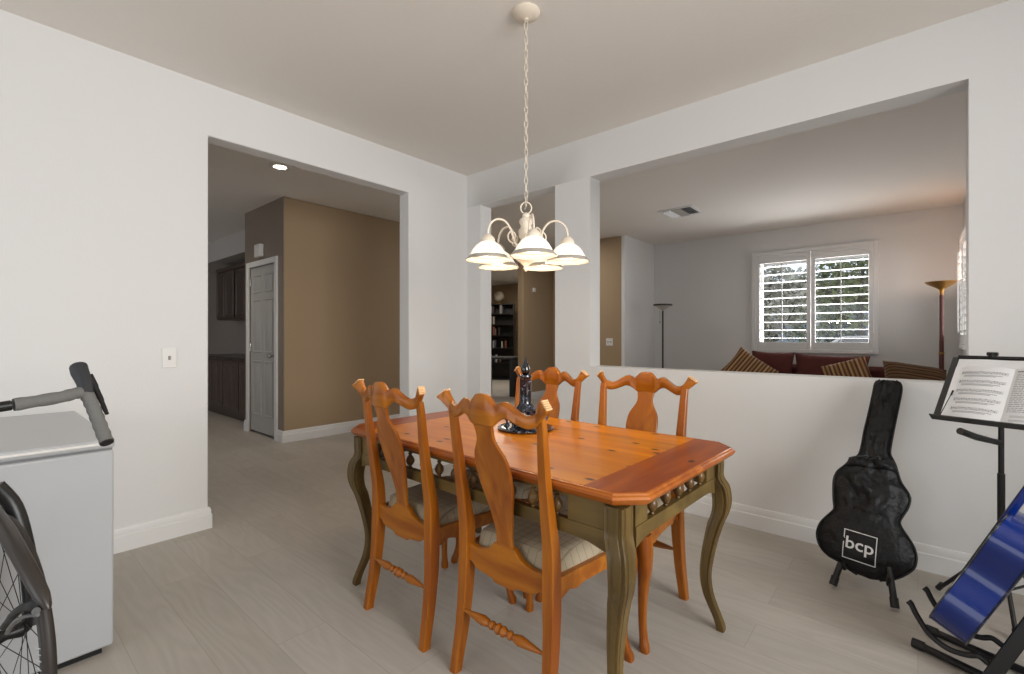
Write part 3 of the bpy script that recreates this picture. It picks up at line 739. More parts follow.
    vs = []; fs = []
    for lay in range(2):
        for j in range(ny+1):
            for i in range(nx+1):
                u = -1+2*i/nx; v = j/ny
                # square-to-superellipse rounding of the corners
                x, y = outline(u, v, 0)
                e = max(abs(u), abs(2*v-1)); edge = (1-abs(u)**6)*(1-abs(2*v-1)**6)
                if lay: z = .433+.02*(edge > 0)+.036*max(0, edge)**.28
                else: z = .430
                rc = .02*(abs(u)**8)*(abs(2*v-1)**8)
                x -= math.copysign(rc, u); y -= math.copysign(rc, 2*v-1)
                vs.append((x, y, z))
    nn = (nx+1)*(ny+1)
    for j in range(ny):
        for i in range(nx):
            a = j*(nx+1)+i; q = (a, a+1, a+nx+2, a+nx+1); fs.append(tuple(reversed(q))); fs.append(tuple(nn+k for k in q))
    bd = [i for i in range(nx+1)]+[j*(nx+1)+nx for j in range(1, ny+1)]+[ny*(nx+1)+i for i in range(nx-1, -1, -1)]+[j*(nx+1) for j in range(ny-1, 0, -1)]
    for a, b in zip(bd, bd[1:]+bd[:1]): fs.append((a, b, b+nn, a+nn))
    m.add(vs, fs); m.build('seat', M_plaid, t, sharp=60)
    return t
ch = make_chair('left of the two pine dining chairs with backs to the viewer, nearest the hall')
ch.location = (-1.608, 1.120, 0); ch.rotation_euler.z = -.03
dup(ch, (-1.034, 1.112, 0), -.01, 'pine dining chair nearest the viewer, its back overlapping the dark centrepiece')
dup(ch, (-1.575, 2.115, 0), PI-.02, 'pine dining chair on the far side of the table, behind the dark centrepiece').scale = (1.06, 1, 1.006)
dup(ch, (-1.012, 2.120, 0), PI-.03, 'pine dining chair on the far side of the table, right one before the half wall').scale = (1.08, 1, 1.006)

# ---------------------------------------------------------------- table centrepiece
t = thing('candle_centrepiece', 'blue-black speckled ceramic centrepiece with tall candle column and little cups on the table', 'centrepiece', (-1.373, 1.682, .7515))
MB().lathe([(.118, 0), (.128, .004), (.130, .010), (.124, .013), (.10, .012), (.03, .014)], n=40).build('tray', M_marble, t)
MB().lathe([(.04, .014), (.062, .018), (.066, .035), (.045, .060), (.050, .075), (.052, .09), (.034, .112), (.030, .12)], n=28).build('column_base', M_marble, t)
MB().lathe([(.030, .12), (.0285, .13), (.0275, .238), (.031, .243), (.030, .25), (.01, .252)], n=28).build('column', M_marble, t)
MB().lathe([(.010, .25), (.020, .262), (.022, .276), (.015, .298), (.006, .318), (.002, .332)], n=20).build('flame_finial', mat('black_glaze', rgb(14, 14, 18), .12, coat=.8), t)
for k in range(6):
    a = PI/6+k*PI/3
    MB().lathe([(.016, .013), (.012, .018), (.005, .024), (.005, .036), (.014, .044), (.020, .056), (.019, .066), (.017, .064), (.004, .052)], (.088*math.cos(a), .088*math.sin(a), 0), 16).build('cup', M_marble, t)

# ---------------------------------------------------------------- chandelier
CX_, CY_ = -1.425, 1.75
t = thing('chandelier', 'cream five-arm chandelier with lit white bell shades above the table', 'chandelier', (CX_, CY_, 0))
MB().lathe([(.002, CH), (.066, CH), (.068, CH-.006), (.060, CH-.018), (.035, CH-.030), (.012, CH-.034), (.012, CH-.042), (.003, CH-.044)], n=32).build('ceiling_canopy', M_lampm, t)
m = MB(); z = CH-.046; k = 0; zend = 1.838
pitch = .0338
while z > zend:
    a = k % 2*PI/2+.4; c, s_ = math.cos(a), math.sin(a)
    pts = []
    for i in range(12):
        q = 2*PI*i/12; u = .0085*math.cos(q); v = .0225*math.sin(q)
        pts.append((u*c, u*s_, z-.0205+v))
    m.tube(pts, .0018, 6, closed=True); z -= pitch; k += 1
m.build('chain', M_lampm, t)
m = MB(); pts = []
for i in range(60):
    q = i/59; zz = (CH-.04)+(1.79-(CH-.04))*q; pts.append((.007*math.cos(q*60), .007*math.sin(q*60), zz))
m.tube(pts, .0016, 6); m.build('cord', mat('clear_cord', rgb(190, 184, 170), .4), t)
MB().tube([(.026*math.cos(a)*CA, .026*math.cos(a)*SA, 1.797+.028*math.sin(a)) for a in [2*PI*i/28 for i in range(28)]], .0035, 8, closed=True).build('hanging_ring', M_lampm, t)
MB().lathe([(.004, 1.775), (.012, 1.772), (.020, 1.762), (.018, 1.752), (.030, 1.742), (.034, 1.728), (.026, 1.715), (.028, 1.70), (.036, 1.69), (.036, 1.66), (.026, 1.645), (.030, 1.63), (.034, 1.61), (.026, 1.585),
            (.034, 1.575), (.052, 1.563), (.050, 1.552), (.030, 1.535), (.014, 1.522), (.009, 1.515), (.012, 1.508), (.008, 1.498), (.002, 1.492)], n=28).build('column', M_lampm, t)
fr = Vector((CA, SA, 0)); ff = Vector((-SA, CA, 0))
for k in range(5):
    a = math.radians(-82+72*k); d = fr*math.cos(a)+ff*math.sin(a)
    R0 = .198
    P = [d*.030+Vector((0,0,1.595)), d*.052+Vector((0,0,1.615)), d*.070+Vector((0,0,1.652)), d*.088+Vector((0,0,1.697)), d*.118+Vector((0,0,1.725)), d*.155+Vector((0,0,1.726)), d*.184+Vector((0,0,1.705)), d*(R0-.001)+Vector((0,0,1.673)), d*R0+Vector((0,0,1.648))]
    arm = MB().tube(catmull(P, 6), .0052, 10).build('arm', M_lampm, t)
    # scroll
    sp = []
    for i in range(40):
        q = i/39; th = -2.2+q*7.2; r = .034*(1-q*.72); sp.append(d*(.060+r*math.cos(th)*.9)+Vector((0,0,1.655+r*math.sin(th)))+d*.012)
    MB().tube(sp, .0036, 8).build('scroll', M_lampm, arm)
    c = d*R0
    MB().lathe([(.006, 1.654), (.012, 1.652), (.020, 1.645), (.030, 1.634), (.033, 1.624), (.033, 1.616), (.028, 1.614)], c, 24).build('shade_holder', M_lampm, arm)
    sh_ = MB().lathe([(.026, 1.617), (.036, 1.614), (.054, 1.601), (.069, 1.583), (.080, 1.564), (.087, 1.551), (.0845, 1.551), (.077, 1.563), (.066, 1.580), (.052, 1.597), (.034, 1.609), (.022, 1.612)], c, 32).build('shade', M_shade, arm)
    MB().lathe([(.087, 1.553), (.096, 1.543), (.104, 1.536), (.1045, 1.532), (.101, 1.532), (.092, 1.540), (.084, 1.550)], c, 32).build('shade_rim', M_rimglass, sh_)
    MB().lathe([(.010, 1.625), (.012, 1.60), (.020, 1.585), (.023, 1.568), (.016, 1.552), (.003, 1.546)], c, 16).build('bulb', M_bulb, arm)
    l = bpy.data.lights.new('chandelier_bulb', 'POINT'); l.energy = 2.4; l.color = (1, .80, .55); l.shadow_soft_size = .03
    lo = bpy.data.objects.new('chandelier_bulb', l); COL.objects.link(lo); lo.parent = t; lo.location = c+Vector((0, 0, 1.528))

# ---------------------------------------------------------------- chest freezer
t = thing('chest_freezer', 'pale grey chest freezer against the left wall behind the bicycle', 'freezer', (-2.77, -.2, 0))
FX0, FX1, FY0, FY1 = -.49, .499, -.55, .552
MB().box(FX0, FY0, .03, FX1, FY1, .757).build('cabinet', M_frz, t, bevel=.008, seg=3)
MB().box(FX0+.03, FY0+.03, 0, FX1-.03, FY1-.03, .03).build('plinth', M_plinth_hole, t)
m = MB().box(FX0, FY0, .764, FX1+.004, FY1+.003, .800); m.build('lid', M_frz, t, bevel=.010, seg=3)
MB().box(FX0+.01, FY0+.01, .757, FX1-.004, FY1-.004, .764).build('lid_seal', mat('seal_grey', rgb(120, 122, 124), .6), t)
m = MB().tube([(FX1+.006, .20, .783), (FX1+.006, .545, .783)], .006, 10); m.tube([(FX1+.006, .19, .783), (FX1+.006, .215, .783)], .010, 12)
m.build('lid_handle', M_plastic, t)

# ---------------------------------------------------------------- bicycle (front wheel turned, only its front end stands in the view)
bk = thing('bicycle', 'drop-bar road bicycle at the left edge, front wheel and grey taped handlebar in view', 'bicycle', W(-1.427, 1.325, 0))
base = Vector(bk.location)
wd_ = Vector(dirW(.868, -.497)).normalized(); lt_ = Vector(dirW(.497, .868)).normalized(); zz = Vector((0, 0, 1))
def bl(a, b, z): return wd_*a+lt_*b+zz*z           # along the wheel (towards the rider), across it, up
RW = .336
circ = lambda r, z0=RW, b=0, n=64: [bl(r*math.cos(q), b, z0+r*math.sin(q)) for q in [2*PI*i/n for i in range(n)]]
wheel = MB().tube(circ(RW-.013), .0135, 12, closed=True).build('front_wheel', M_tire, bk)
rings = []
for i in range(64):
    q = 2*PI*i/64; e = lambda r, b: bl(r*math.cos(q), b, RW+r*math.sin(q))
    rings.append([e(.318, .011), e(.300, .0125), e(.278, .006), e(.274, 0), e(.278, -.006), e(.300, -.0125), e(.318, -.011)])
rim = MB().loft(rings, False, True).build('rim', M_rim, wheel)
m = MB()
for i in range(24):
    q = 2*PI*i/24; h = .035*(1 if i % 2 else -1); q2 = q+(.9 if i % 4 < 2 else -.9)
    m.tube([bl(.018*math.cos(q2), h, RW+.018*math.sin(q2)), bl(.276*math.cos(q), 0, RW+.276*math.sin(q))], .0011, 5)
m.build('spokes', M_rubber, wheel)
MB().tube([bl(0, -.05, RW), bl(0, -.03, RW), bl(0, 0, RW), bl(0, .03, RW), bl(0, .05, RW)], [.008, .022, .014, .022, .008], 16).build('hub', M_black, wheel)
m = MB()
for q0 in (-.05, -.22, .12):
    for dq in (0, .05, .1):
        q = q0+dq; a = [bl(r*math.cos(q), -.0132, RW+r*math.sin(q)) for r in (.284, .312)]
        m.tube(a, .0012, 5)
m.build('rim_decal', M_white, wheel)
# fork raked back out of view, white bands on the near blade
crown = bl(-.10, -.02, .74)
for s in (-1, 1):
    P = [crown+lt_*s*.02, bl(-.09, s*.045-.01, .67), bl(-.055, s*.050, .56), bl(-.02, s*.055, .44), bl(0, s*.055, RW)]
    fk = MB().tube(catmull(P, 5), [.016]*21, 12, flat=1.3).build('fork_blade', M_black, bk)
    if s < 0:
        m = MB()
        for u in (.62, .72, .82):
            c0 = P[2].lerp(P[4], u); c1 = P[2].lerp(P[4], u+.05); m.tube([c0, c1], .019, 12)
        m.build('white_band', M_white, fk)
# guard tube following the tyre on the near side and ending at a brake caliper
pb = lambda x, y, f: px(x, y, f)-base
P = [pb(-40, 488, 1.36), pb(-18, 503, 1.31), pb(0, 523, 1.25), pb(12, 541, 1.20), pb(25, 564, 1.15), pb(39, 590, 1.115), pb(49, 609, 1.10)]
MB().tube(catmull(P, 4), [.021]*8+[.0205, .020, .020, .0195, .019, .019, .0185, .018, .018, .0175, .017, .017, .016, .015, .012, .009, .004], 14).build('frame_tube', M_carbon, bk)
cal = MB().tube(catmull([pb(44, 604, 1.11), pb(34, 605, 1.12), pb(22, 608, 1.14), pb(12, 617, 1.16), pb(4, 627, 1.18)], 4), [.012]*5+[.010]*8+[.008]*4, 10).build('brake_caliper', M_black, bk)
MB().tube(catmull([pb(38, 615, 1.10), pb(26, 616, 1.12), pb(14, 623, 1.14), pb(7, 633, 1.16)], 4), .0045, 8).build('caliper_arm', M_steel, cal)
MB().tube([pb(36, 611, 1.09), pb(36, 611, 1.12)], .008, 12).build('caliper_bolt', M_black, cal)
# head tube, stem, frame going back out of view
bend = px(87, 393, 1.36)-base; cen = bend-lt_*.195+zz*-.020
hd0 = crown; hd1 = cen-wd_*.07-zz*.045
MB().tube([hd0, hd1], .024, 16).build('head_tube', M_carbon, bk)
fd = -lt_*.98-wd_*.2
MB().tube([hd0+zz*.02, hd0+fd*.60+zz*(.27-.74)], .024, 14).build('down_tube', M_carbon, bk)
MB().tube([hd1-zz*.03, hd1+fd*.56+zz*(-.02)], .018, 14).build('top_tube', M_carbon, bk)
MB().tube([hd0+fd*.60+zz*(.27-.74), hd1+fd*.58+zz*.05], .018, 14).build('seat_tube', M_carbon, bk)
rb = hd0+fd*1.02; rb.z = RW
def rw(q, r): return rb+fd.normalized()*r*math.cos(q)+zz*r*math.sin(q)
MB().tube([rw(2*PI*i/64, RW-.013) for i in range(64)], .0135, 10, closed=True).build('rear_wheel', M_tire, bk)
for s in (-1, 1):
    sd = fd.normalized().cross(zz)*.06*s
    MB().tube([hd1+fd*.57+zz*-.03, rb+sd], .009, 8).build('seat_stay', M_carbon, bk)
    MB().tube([hd0+fd*.60+zz*(.27-.74), rb+sd], .011, 8).build('chain_stay', M_carbon, bk)
MB().tube([hd1+fd*.58+zz*.05, hd1+fd*.60+zz*.10], .014, 10).build('seat_post', M_black, bk)
MB().loft([[hd1+fd*(.60+u)+zz*.11+fd.normalized().cross(zz)*(wv*c)+zz*(.018*s2) for c, s2 in ((-1, .2), (-.6, 1), (.6, 1), (1, .2), (.6, -1), (-.6, -1))] for u, wv in ((-.16, .015), (-.05, .028), (.05, .06), (.11, .07))]).build('saddle', M_rubber, bk)
# handlebar
cen_end = cen-lt_*.195
MB().tube([hd1, hd1+zz*.03, cen], .017, 14).build('stem', M_black, bk)
bar = MB().tube([cen_end, cen, bend-lt_*.155-zz*.016], .0135, 14).build('handlebar', M_black, bk)
for s in (1, -1):
    b0 = bend if s > 0 else cen_end
    o_ = lambda a, b, z: b0+wd_*a+lt_*(b*s)+zz*z
    P = [o_(0, -.150, -.0155), o_(0, -.06, -.006), o_(-.006, -.018, .002), o_(-.004, .0, -.006), o_(.010, .008, -.035), o_(.024, .014, -.068), o_(.046, .018, -.104), o_(.074, .020, -.138)]
    pp = catmull(P, 6); tb = MB().tube(pp, [.0165+.0010*math.sin(i*1.7) for i in range(len(pp))], 16).build('bar_tape', M_tape, bk, sharp=80)
    e = (pp[-1]-pp[-2]).normalized()
    MB().tube([pp[-1], pp[-1]+e*.004, pp[-1]+e*.006], [.0155, .0155, .010], 16).build('end_plug', M_rubber, tb)
    hp = [o_(-.004, .0, -.004), o_(-.024, .002, .028), o_(-.048, .0, .056), o_(-.060, .0, .074), o_(-.064, .0, .080)]
    MB().tube(catmull(hp, 4), [.016+.005*min(1, i/8) for i in range(13)]+[.020, .018, .014, .008], 14, flat=1.15).build('brake_hood', M_hood, bk)
    lp = [o_(-.034, .016, .05), o_(-.020, .024, .018), o_(.006, .03, -.022), o_(.030, .032, -.052), o_(.042, .032, -.062)]
    MB().tube(catmull(lp, 4), [.009]*5+[.0075]*4+[.006]*4+[.005]*4, 10, flat=.6).build('brake_lever', M_black, bk)

# ---------------------------------------------------------------- gig bag on a small guitar stand
bn = Vector((0, -.8, .33)).normalized(); bu = Vector((1, 0, 0)); bv = Vector((0, .33, .8)).normalized()
bp0 = Vector((0, 2.74, .15))
Lf = [(-.092, -.17), (-.085, -.225), (-.05, -.285), (-.035, -.33), (.0, -.362), (.05, -.376), (.10, -.366), (.135, -.345), (.165, -.322), (.185, -.311), (.23, -.316), (.28, -.319), (.33, -.318), (.37, -.305), (.40, -.280), (.425, -.262), (.45, -.256), (.470, -.222), (.60, -.203), (.70, -.187), (.80, -.173), (.84, -.168), (.862, -.158), (.872, -.135)]
Rt = [(-.092, -.16), (-.085, -.12), (-.06, -.07), (-.03, -.035), (.0, -.012), (.04, -.004), (.08, -.010), (.12, -.030), (.15, -.050), (.18, -.062), (.21, -.052), (.25, -.034), (.29, -.026), (.32, -.034), (.36, -.058), (.40, -.070), (.44, -.080), (.465, -.090), (.50, -.101), (.60, -.090), (.70, -.076), (.80, -.062), (.84, -.062), (.862, -.072), (.872, -.095)]
def bthick(v): return interp([(-.092, .008), (-.07, .05), (.0, .085), (.18, .075), (.30, .08), (.42, .065), (.47, .045), (.84, .038), (.872, .006)], v)
def bagpt(s, v, extra=0):            # s in -1..1 across, front face
    l, r = sinterp(Lf, v), sinterp(Rt, v); c, h = (l+r)/2, (r-l)/2
    w_ = noise.noise(Vector((s*2.2+3, v*9, 1.3)))*.012+noise.noise(Vector((s*5, v*17+s*3, 4.1)))*.007
    fold = 0
    if .19 < v < .46: fold = .020*noise.noise(Vector((s*2.5, (v+s*.08)*16, 7.7)))*(1-s*s)+.010*noise.noise(Vector((s*6, v*30, 2.2)))
    hh = bthick(v)*(1-abs(s)**3.2)*.5+(w_+fold*.8)*(1-s**4)*(1 if v > .13 else .35)
    return bp0+bu*(c+s*h)+bv*v+bn*(.5*bthick(v)*.9+hh+extra)
m = MB(); rings = []
NV, NS = 110, 28
for k in range(NV+1):
    v = -.092+(.872+.092)*k/NV
    front = [bagpt(-1+2*i/NS, v) for i in range(NS+1)]
    l, r = sinterp(Lf, v), sinterp(Rt, v); c, h = (l+r)/2, (r-l)/2
    back = [bp0+bu*(c+s*h)+bv*v+bn*(.5*bthick(v)*.9-bthick(v)*.5*(1-abs(s)**6)) for s in [1-2*i/10 for i in range(1, 10)]]
    rings.append(front+back)
m.loft(rings)
bag = thing('guitar_gig_bag', 'black nylon gig bag with white square lettering leaning before the half wall', 'gig bag', (-.19, 2.74, 0))
def loc(mb, org):
    o = Vector(org); mb.v = [tuple(Vector(v)-o) for v in mb.v]; return mb
BO = (-.19, 2.74, 0)
loc(m, BO).build('bag_body', M_bag, bag, sharp=60)
# piping along both seams
for tab in (Lf, Rt):
    pts = []
    for k in range(80):
        v = -.088+(.868+.088)*k/79; pts.append(bp0+bu*sinterp(tab, v)+bv*v+bn*(.5*bthick(v)*.9+.004))
    loc(MB().tube(pts, .0045, 6), BO).build('piping', M_bagm, bag)
# pocket flap across the neck joint
m = MB(); rr = []
for k in range(9):
    v = .405+.055*k/8; rr.append([bagpt(-1+2*i/20, v, .010+.012*math.sin(PI*k/8)) for i in range(21)]+[bagpt(1-2*i/20, v, -.01) for i in range(21)])
loc(m.loft(rr), BO).build('pocket_flap', M_bag, bag, sharp=60)
zpts = [bagpt(-.6+.02*i, .452+.01*math.sin(i*.2), .016) for i in range(60)]
loc(MB().tube(zpts, .003, 6), BO).build('zip', mat('grey_zip', rgb(62, 64, 68), .5), bag)
# logo: square outline and lettering, draped on the bag
def ssolve(u, v):
    l, r = sinterp(Lf, v), sinterp(Rt, v); return (u-(l+r)/2)/((r-l)/2)
def drape(u, v, e=.004): return bagpt(ssolve(u, v), v, e)
LU, LV, LS = -.2035, .031, .0605       # centre and half size
def lg(a, b): # logo local (-1..1) -> u,v (slightly turned)
    return LU+LS*(a*1.0+b*.05), LV+LS*(b*1.03-a*.10)
m = MB()
def bar(a0, b0, a1, b1, wd):
    n = 12; d = Vector((a1-a0, b1-b0)); L = d.length; d /= L; nn = Vector((-d.y, d.x))*wd/2
    for i in range(n):
        q0, q1 = i/n, (i+1)/n; P = []
        for q, sg in ((q0, -1), (q1, -1), (q1, 1), (q0, 1)):
            P.append((a0+(a1-a0)*q+nn.x*sg, b0+(b1-b0)*q+nn.y*sg))
        m.add([drape(*lg(*p)) for p in P]+[drape(*lg(*p), e=.0025) for p in P], [(0,1,2,3),(7,6,5,4),(0,4,5,1),(2,6,7,3)])
e = 1.035
bar(-e, 1, e, 1, .06); bar(-e, -1, e, -1, .06); bar(1, -1, 1, 1, .06); bar(-1, -1, -1, .10, .06); bar(-1, .42, -1, 1, .06); bar(-1, .42, -.93, .36, .05)
loc(m, BO).build('logo_square', M_white, bag, recalc=True)
fc = bpy.data.curves.new('lettering', 'FONT'); fc.body = 'bcp'; fc.size = 1; fc.align_x = 'CENTER'; fc.resolution_u = 4; fc.offset = .012
fo = bpy.data.objects.new('lettering', fc); COL.objects.link(fo)
bpy.context.view_layer.update()
dg = bpy.context.evaluated_depsgraph_get(); me = bpy.data.meshes.new_from_object(fo.evaluated_get(dg)); COL.objects.unlink(fo); bpy.data.objects.remove(fo)
xsv = [v.co.x for v in me.vertices]; ysv = [v.co.y for v in me.vertices]
x0_, x1_ = min(xsv), max(xsv); y0_, y1_ = min(ysv), max(ysv)
bmm = bmesh.new(); bmm.from_mesh(me); bmesh.ops.triangulate(bmm, faces=bmm.faces)
bmesh.ops.subdivide_edges(bmm, edges=[e_ for e_ in bmm.edges if e_.calc_length() > .12], cuts=2, use_grid_fill=False)
for v in bmm.verts:
    a = -.86+1.72*(v.co.x-x0_)/(x1_-x0_); b = -.56+1.12*(v.co.y-y0_)/(y1_-y0_)
    v.co = drape(*lg(a, b), e=.0045)-Vector(BO)
bmm.to_mesh(me); bmm.free(); me.materials.append(M_white)
lo = bpy.data.objects.new('lettering', me); COL.objects.link(lo); lo.parent = bag
# its stand: two forward legs with rubber feet, cradle arms and back leg
t = thing('guitar_stand', 'small black folding stand holding the gig bag', 'guitar stand', (-.19, 2.8, 0)); SO = (-.19, 2.8, 0)
for (fx, fy, kx, kz) in ((-.300, 2.655, -.262, .155), (-.075, 2.605, -.098, .150)):
    lg_ = loc(MB().tube([(fx, fy, .022), (kx, fy+.075, kz), (kx*.5-.19*.5, 2.93, kz+.02)], .0135, 12), SO).build('leg', M_black, t)
    loc(MB().tube([(fx+(fx-kx)*.05, fy-.006, .013), (fx-(fx-kx)*.18, fy+.012, .05)], .0165, 12), SO).build('rubber_foot', M_rubber, lg_)
    loc(MB().tube([(kx, 2.93, .13), (kx, fy+.10, .09), (kx, fy+.045, .085), (kx, fy+.03, .125)], .009, 10), SO).build('cradle_arm', M_rubber, t)
bl_ = loc(MB().tube([(-.18, 2.93, .165), (-.18, 3.10, .013)], .0105, 12), SO).build('leg', M_black, t)
loc(MB().tube([(-.21, 2.93, .165), (-.15, 2.93, .165)], .016, 12), SO).build('hinge_block', M_black, t)

# ---------------------------------------------------------------- music stand with an open songbook
TLc = W(1.975, 2.10, 1.087); A = dirW(.457, -.889).normalized(); Ld = (W(1.80, 2.01, .83)-W(1.975, 2.10, 1.087)); hgt = Ld.length; Ld.normalize()
Ld = (Ld - A*Ld.dot(A)).normalized(); Nn = A.cross(Ld).normalized()
if Nn.dot(Vector((0,0,0))-TLc) < 0: Nn = -Nn
SW = .50
base_ = W(2.065, 1.98, 0)
t = thing('music_stand', 'black tripod music stand at the right edge with an open book on its tray', 'music stand', base_)
def q(a, b, n=0): return TLc+A*a+Ld*b+Nn*n-base_
MB().add([q(0,0,-.004), q(SW,0,-.004), q(SW,hgt,-.004), q(0,hgt,-.004), q(0,0,0), q(SW,0,0), q(SW,hgt,0), q(0,hgt,0)], [(0,3,2,1),(4,5,6,7),(0,1,5,4),(1,2,6,5),(2,3,7,6),(3,0,4,7)]).build('tray', M_tray, t)
MB().tube([q(.02, 0, .002), q(SW, 0, .002)], .008, 10).build('tray_top_bar', M_black, t)
lip = MB(); lip.add([q(0,hgt,-.002), q(SW,hgt,-.002), q(SW,hgt+.004,-.002), q(0,hgt+.004,-.002), q(0,hgt,.035), q(SW,hgt,.035), q(SW,hgt+.004,.035), q(0,hgt+.004,.035)], [(0,3,2,1),(4,5,6,7),(0,1,5,4),(1,2,6,5),(2,3,7,6),(3,0,4,7)]).build('tray_lip', M_tray, t)
cb = .20
pole_top = q(cb, hgt*.60, -.03)
# the column stands below the tray centre
pt = Vector((0, 0, .845))
MB().tube([(0,0,.12), (0,0,.60)], .0125, 16).build('lower_column', M_black, t)
MB().tube([(0,0,.60), (0,0,.86)], .0095, 16).build('upper_column', M_black, t)
cl = MB().tube([(0,0,.80), (0,0,.865)], .019, 16).build('clamp', M_black, t)
MB().tube([Vector((0,0,.822)), Vector((0,0,.822))+A*.045], .006, 10).tube([Vector((0,0,.822))+A*.035, Vector((0,0,.822))+A*.050], .015, 16).build('clamp_knob', M_black, cl)
MB().tube([(0,0,.84), q(.19, hgt*.72, -.035)], .011, 12).build('tilt_arm', M_black, t)
MB().tube([q(.02, hgt*.93, -.022), q(.19, hgt*.78, -.028)], .014, 12, flat=.5).build('tray_bracket', M_black, t)
MB().tube([q(.19, hgt*.72, -.035), q(.25, hgt*.5, -.006)], .010, 10).build('tray_bracket', M_black, t)
cp = MB().tube([q(.125, .004, .0), q(.125, -.020, .0)], .013, 12).build('paper_clip', M_black, t)
MB().tube([q(.108, -.022, 0), q(.142, -.022, 0)], .008, 10).build('clip_jaw', M_black, cp)
hubz = .17
for k, (dr, df) in enumerate(((-.43, .90), (1.0, -.08), (-.57, -.82))):
    d = dirW(dr, df).normalized(); 
    lg_ = MB().tube([d*.015+zz*.27, d*.205+zz*.022], .008, 10).build('leg', M_black, t)
    MB().tube([d*.196+zz*.042, d*.214+zz*.012], .0115, 12).build('rubber_foot', M_rubber, lg_)
    MB().tube([zz*.10, d*.11+zz*.135], .005, 8).build('leg_brace', M_black, t)
MB().tube([px(960, 431, 1.93)-base_, px(976, 437, 1.95)-base_, px(992, 441, 1.975)-base_, px(1001, 443, 1.98)-base_], [.014, .014, .012, .012], 12).build('tilt_lever', M_black, t)
# page retainers
for a0 in (.035, .385):
    MB().tube([q(a0, hgt+.0, .030), q(a0+.012, hgt*.60, .022)], .0016, 6).tube([q(a0+.0105, hgt*.66, .022), q(a0+.012, hgt*.59, .022)], .0034, 8).build('page_holder', M_black, t)
# the book and a loose sheet behind it
SH = thing('sheet_music', 'large loose white sheet on the music stand behind the open songbook', 'paper', base_)
def sheet(mb, a0, a1, b0, b1, n0, curl, nx=14, ny=14, th=.0008):
    top = [[q(a0+(a1-a0)*i/nx, b0+(b1-b0)*j/ny, n0+curl(i/nx, j/ny)) for i in range(nx+1)] for j in range(ny+1)]
    vs = [p for r in top for p in r]+[p-Nn*th for r in top for p in r]; n1 = (nx+1)*(ny+1); fs = []
    for j in range(ny):
        for i in range(nx):
            a = j*(nx+1)+i; f = (a, a+1, a+nx+2, a+nx+1); fs.append(f); fs.append(tuple(n1+k for k in reversed(f)))
    bd = [i for i in range(nx+1)]+[j*(nx+1)+nx for j in range(1, ny+1)]+[ny*(nx+1)+i for i in range(nx-1,-1,-1)]+[j*(nx+1) for j in range(ny-1,0,-1)]
    for a, b in zip(bd, bd[1:]+bd[:1]): fs.append((a, b, b+n1, a+n1))
    return mb.add(vs, fs)
sheet(MB(), .025, SW-.005, .012, hgt-.003, .0035, lambda u, v: .003*math.sin(u*9+v*4)**2).build('sheet', M_paper, SH)
BK = thing('songbook', 'open white songbook with printed staves and text on the music stand', 'book', base_)
pages = []
for (a0, a1, side) in ((.028, .212, 0), (.212, .40, 1)):
    cv = (lambda u, v: .004+.014*math.sin(PI*min(1, (1-u)*1.15))**.8*.9) if side == 0 else (lambda u, v: .004+.014*math.sin(PI*min(1, u*1.15))**.8*.9)
    pg = sheet(MB(), a0, a1, .062, hgt-.004, .010, cv, th=.005).build('page', M_paper, BK)
    m = MB()
    def ln(u0, u1, v, wd):
        n = 8
        for i in range(n):
            ua, ub = u0+(u1-u0)*i/n, u0+(u1-u0)*(i+1)/n; P = []
            for u, vv in ((ua, v-wd), (ub, v-wd), (ub, v+wd), (ua, v+wd)):
                P.append(q(a0+(a1-a0)*u, .062+(hgt-.066)*vv, .010+cv(u, vv)+.0006))
            m.add(P, [(0,1,2,3)])
    rnd = random.Random(5+side)
    if side == 0:
        for r in range(5):
            v0 = .10+r*.175
            for k in range(5): ln(.16, .93, v0+k*.011, .0012)
            for k in range(16):
                u = .2+.045*k; ln(u, u+.016, v0+rnd.uniform(0, .04), .006)
            ln(.2, .85, v0+.075, .0035); ln(.2, .75, v0+.095, .0035)
            ln(.155, .165, v0+.022, .028)
    else:
        ln(.05, .5, .055, .010)
        for r in range(22):
            v0 = .10+r*.033; x = .05
            while x < .88:
                w2 = rnd.uniform(.03, .09); ln(x, min(.9, x+w2), v0, .0042); x += w2+.014
        for rr_ in (.86, .93):
            for k in range(5): ln(.12, .85, rr_+k*.008, .001)
    m.build('printed_music' if side == 0 else 'printed_text', M_ink, pg, recalc=False)

# ---------------------------------------------------------------- blue acoustic guitar on its A-frame stand
gp = dirW(.55, -.835).normalized(); gu = dirW(.835, .55).normalized()     # lean direction (away from wall), width direction (away from viewer)
th_ = math.radians(24)
ga = gp*math.sin(th_)+zz*math.cos(th_); gn = -gp*math.cos(th_)+zz*math.sin(th_)   # neck axis, soundboard normal
gB = W(1.642, 1.675, .102)                                     # bottom of the body
guitar = thing('acoustic_guitar', 'glossy blue acoustic guitar seen edge-on, leaning in its stand at the right edge', 'guitar', Vector((gB.x, gB.y, 0)))
G0 = Vector((gB.x, gB.y, 0))
gw = [(0, .0), (.004, .05), (.015, .09), (.04, .137), (.08, .170), (.13, .182), (.18, .172), (.225, .142), (.262, .122), (.30, .120), (.335, .128), (.38, .138), (.42, .134), (.455, .108), (.475, .065), (.482, .0)]
def ghalf(v):
    return sinterp(gw, v)
outl = [(ghalf(v), v) for v in [.482*(.5-.5*math.cos(PI*k/40)) for k in range(41)]]
full = [(w_, v) for w_, v in outl[1:-1]]
loop = [(0, 0)]+full+[(0, .482)]+[(-w_, v) for w_, v in reversed(full)]
def gpt(w_, v, n): return gB+gu*w_+ga*v+gn*n-G0
TH = .105
n = len(loop)
m = MB(); m.loft([[gpt(a, b, nn) for a, b in loop] for nn in (TH, 0)], caps=False)
m.build('sides', M_blue, guitar, sharp=70)
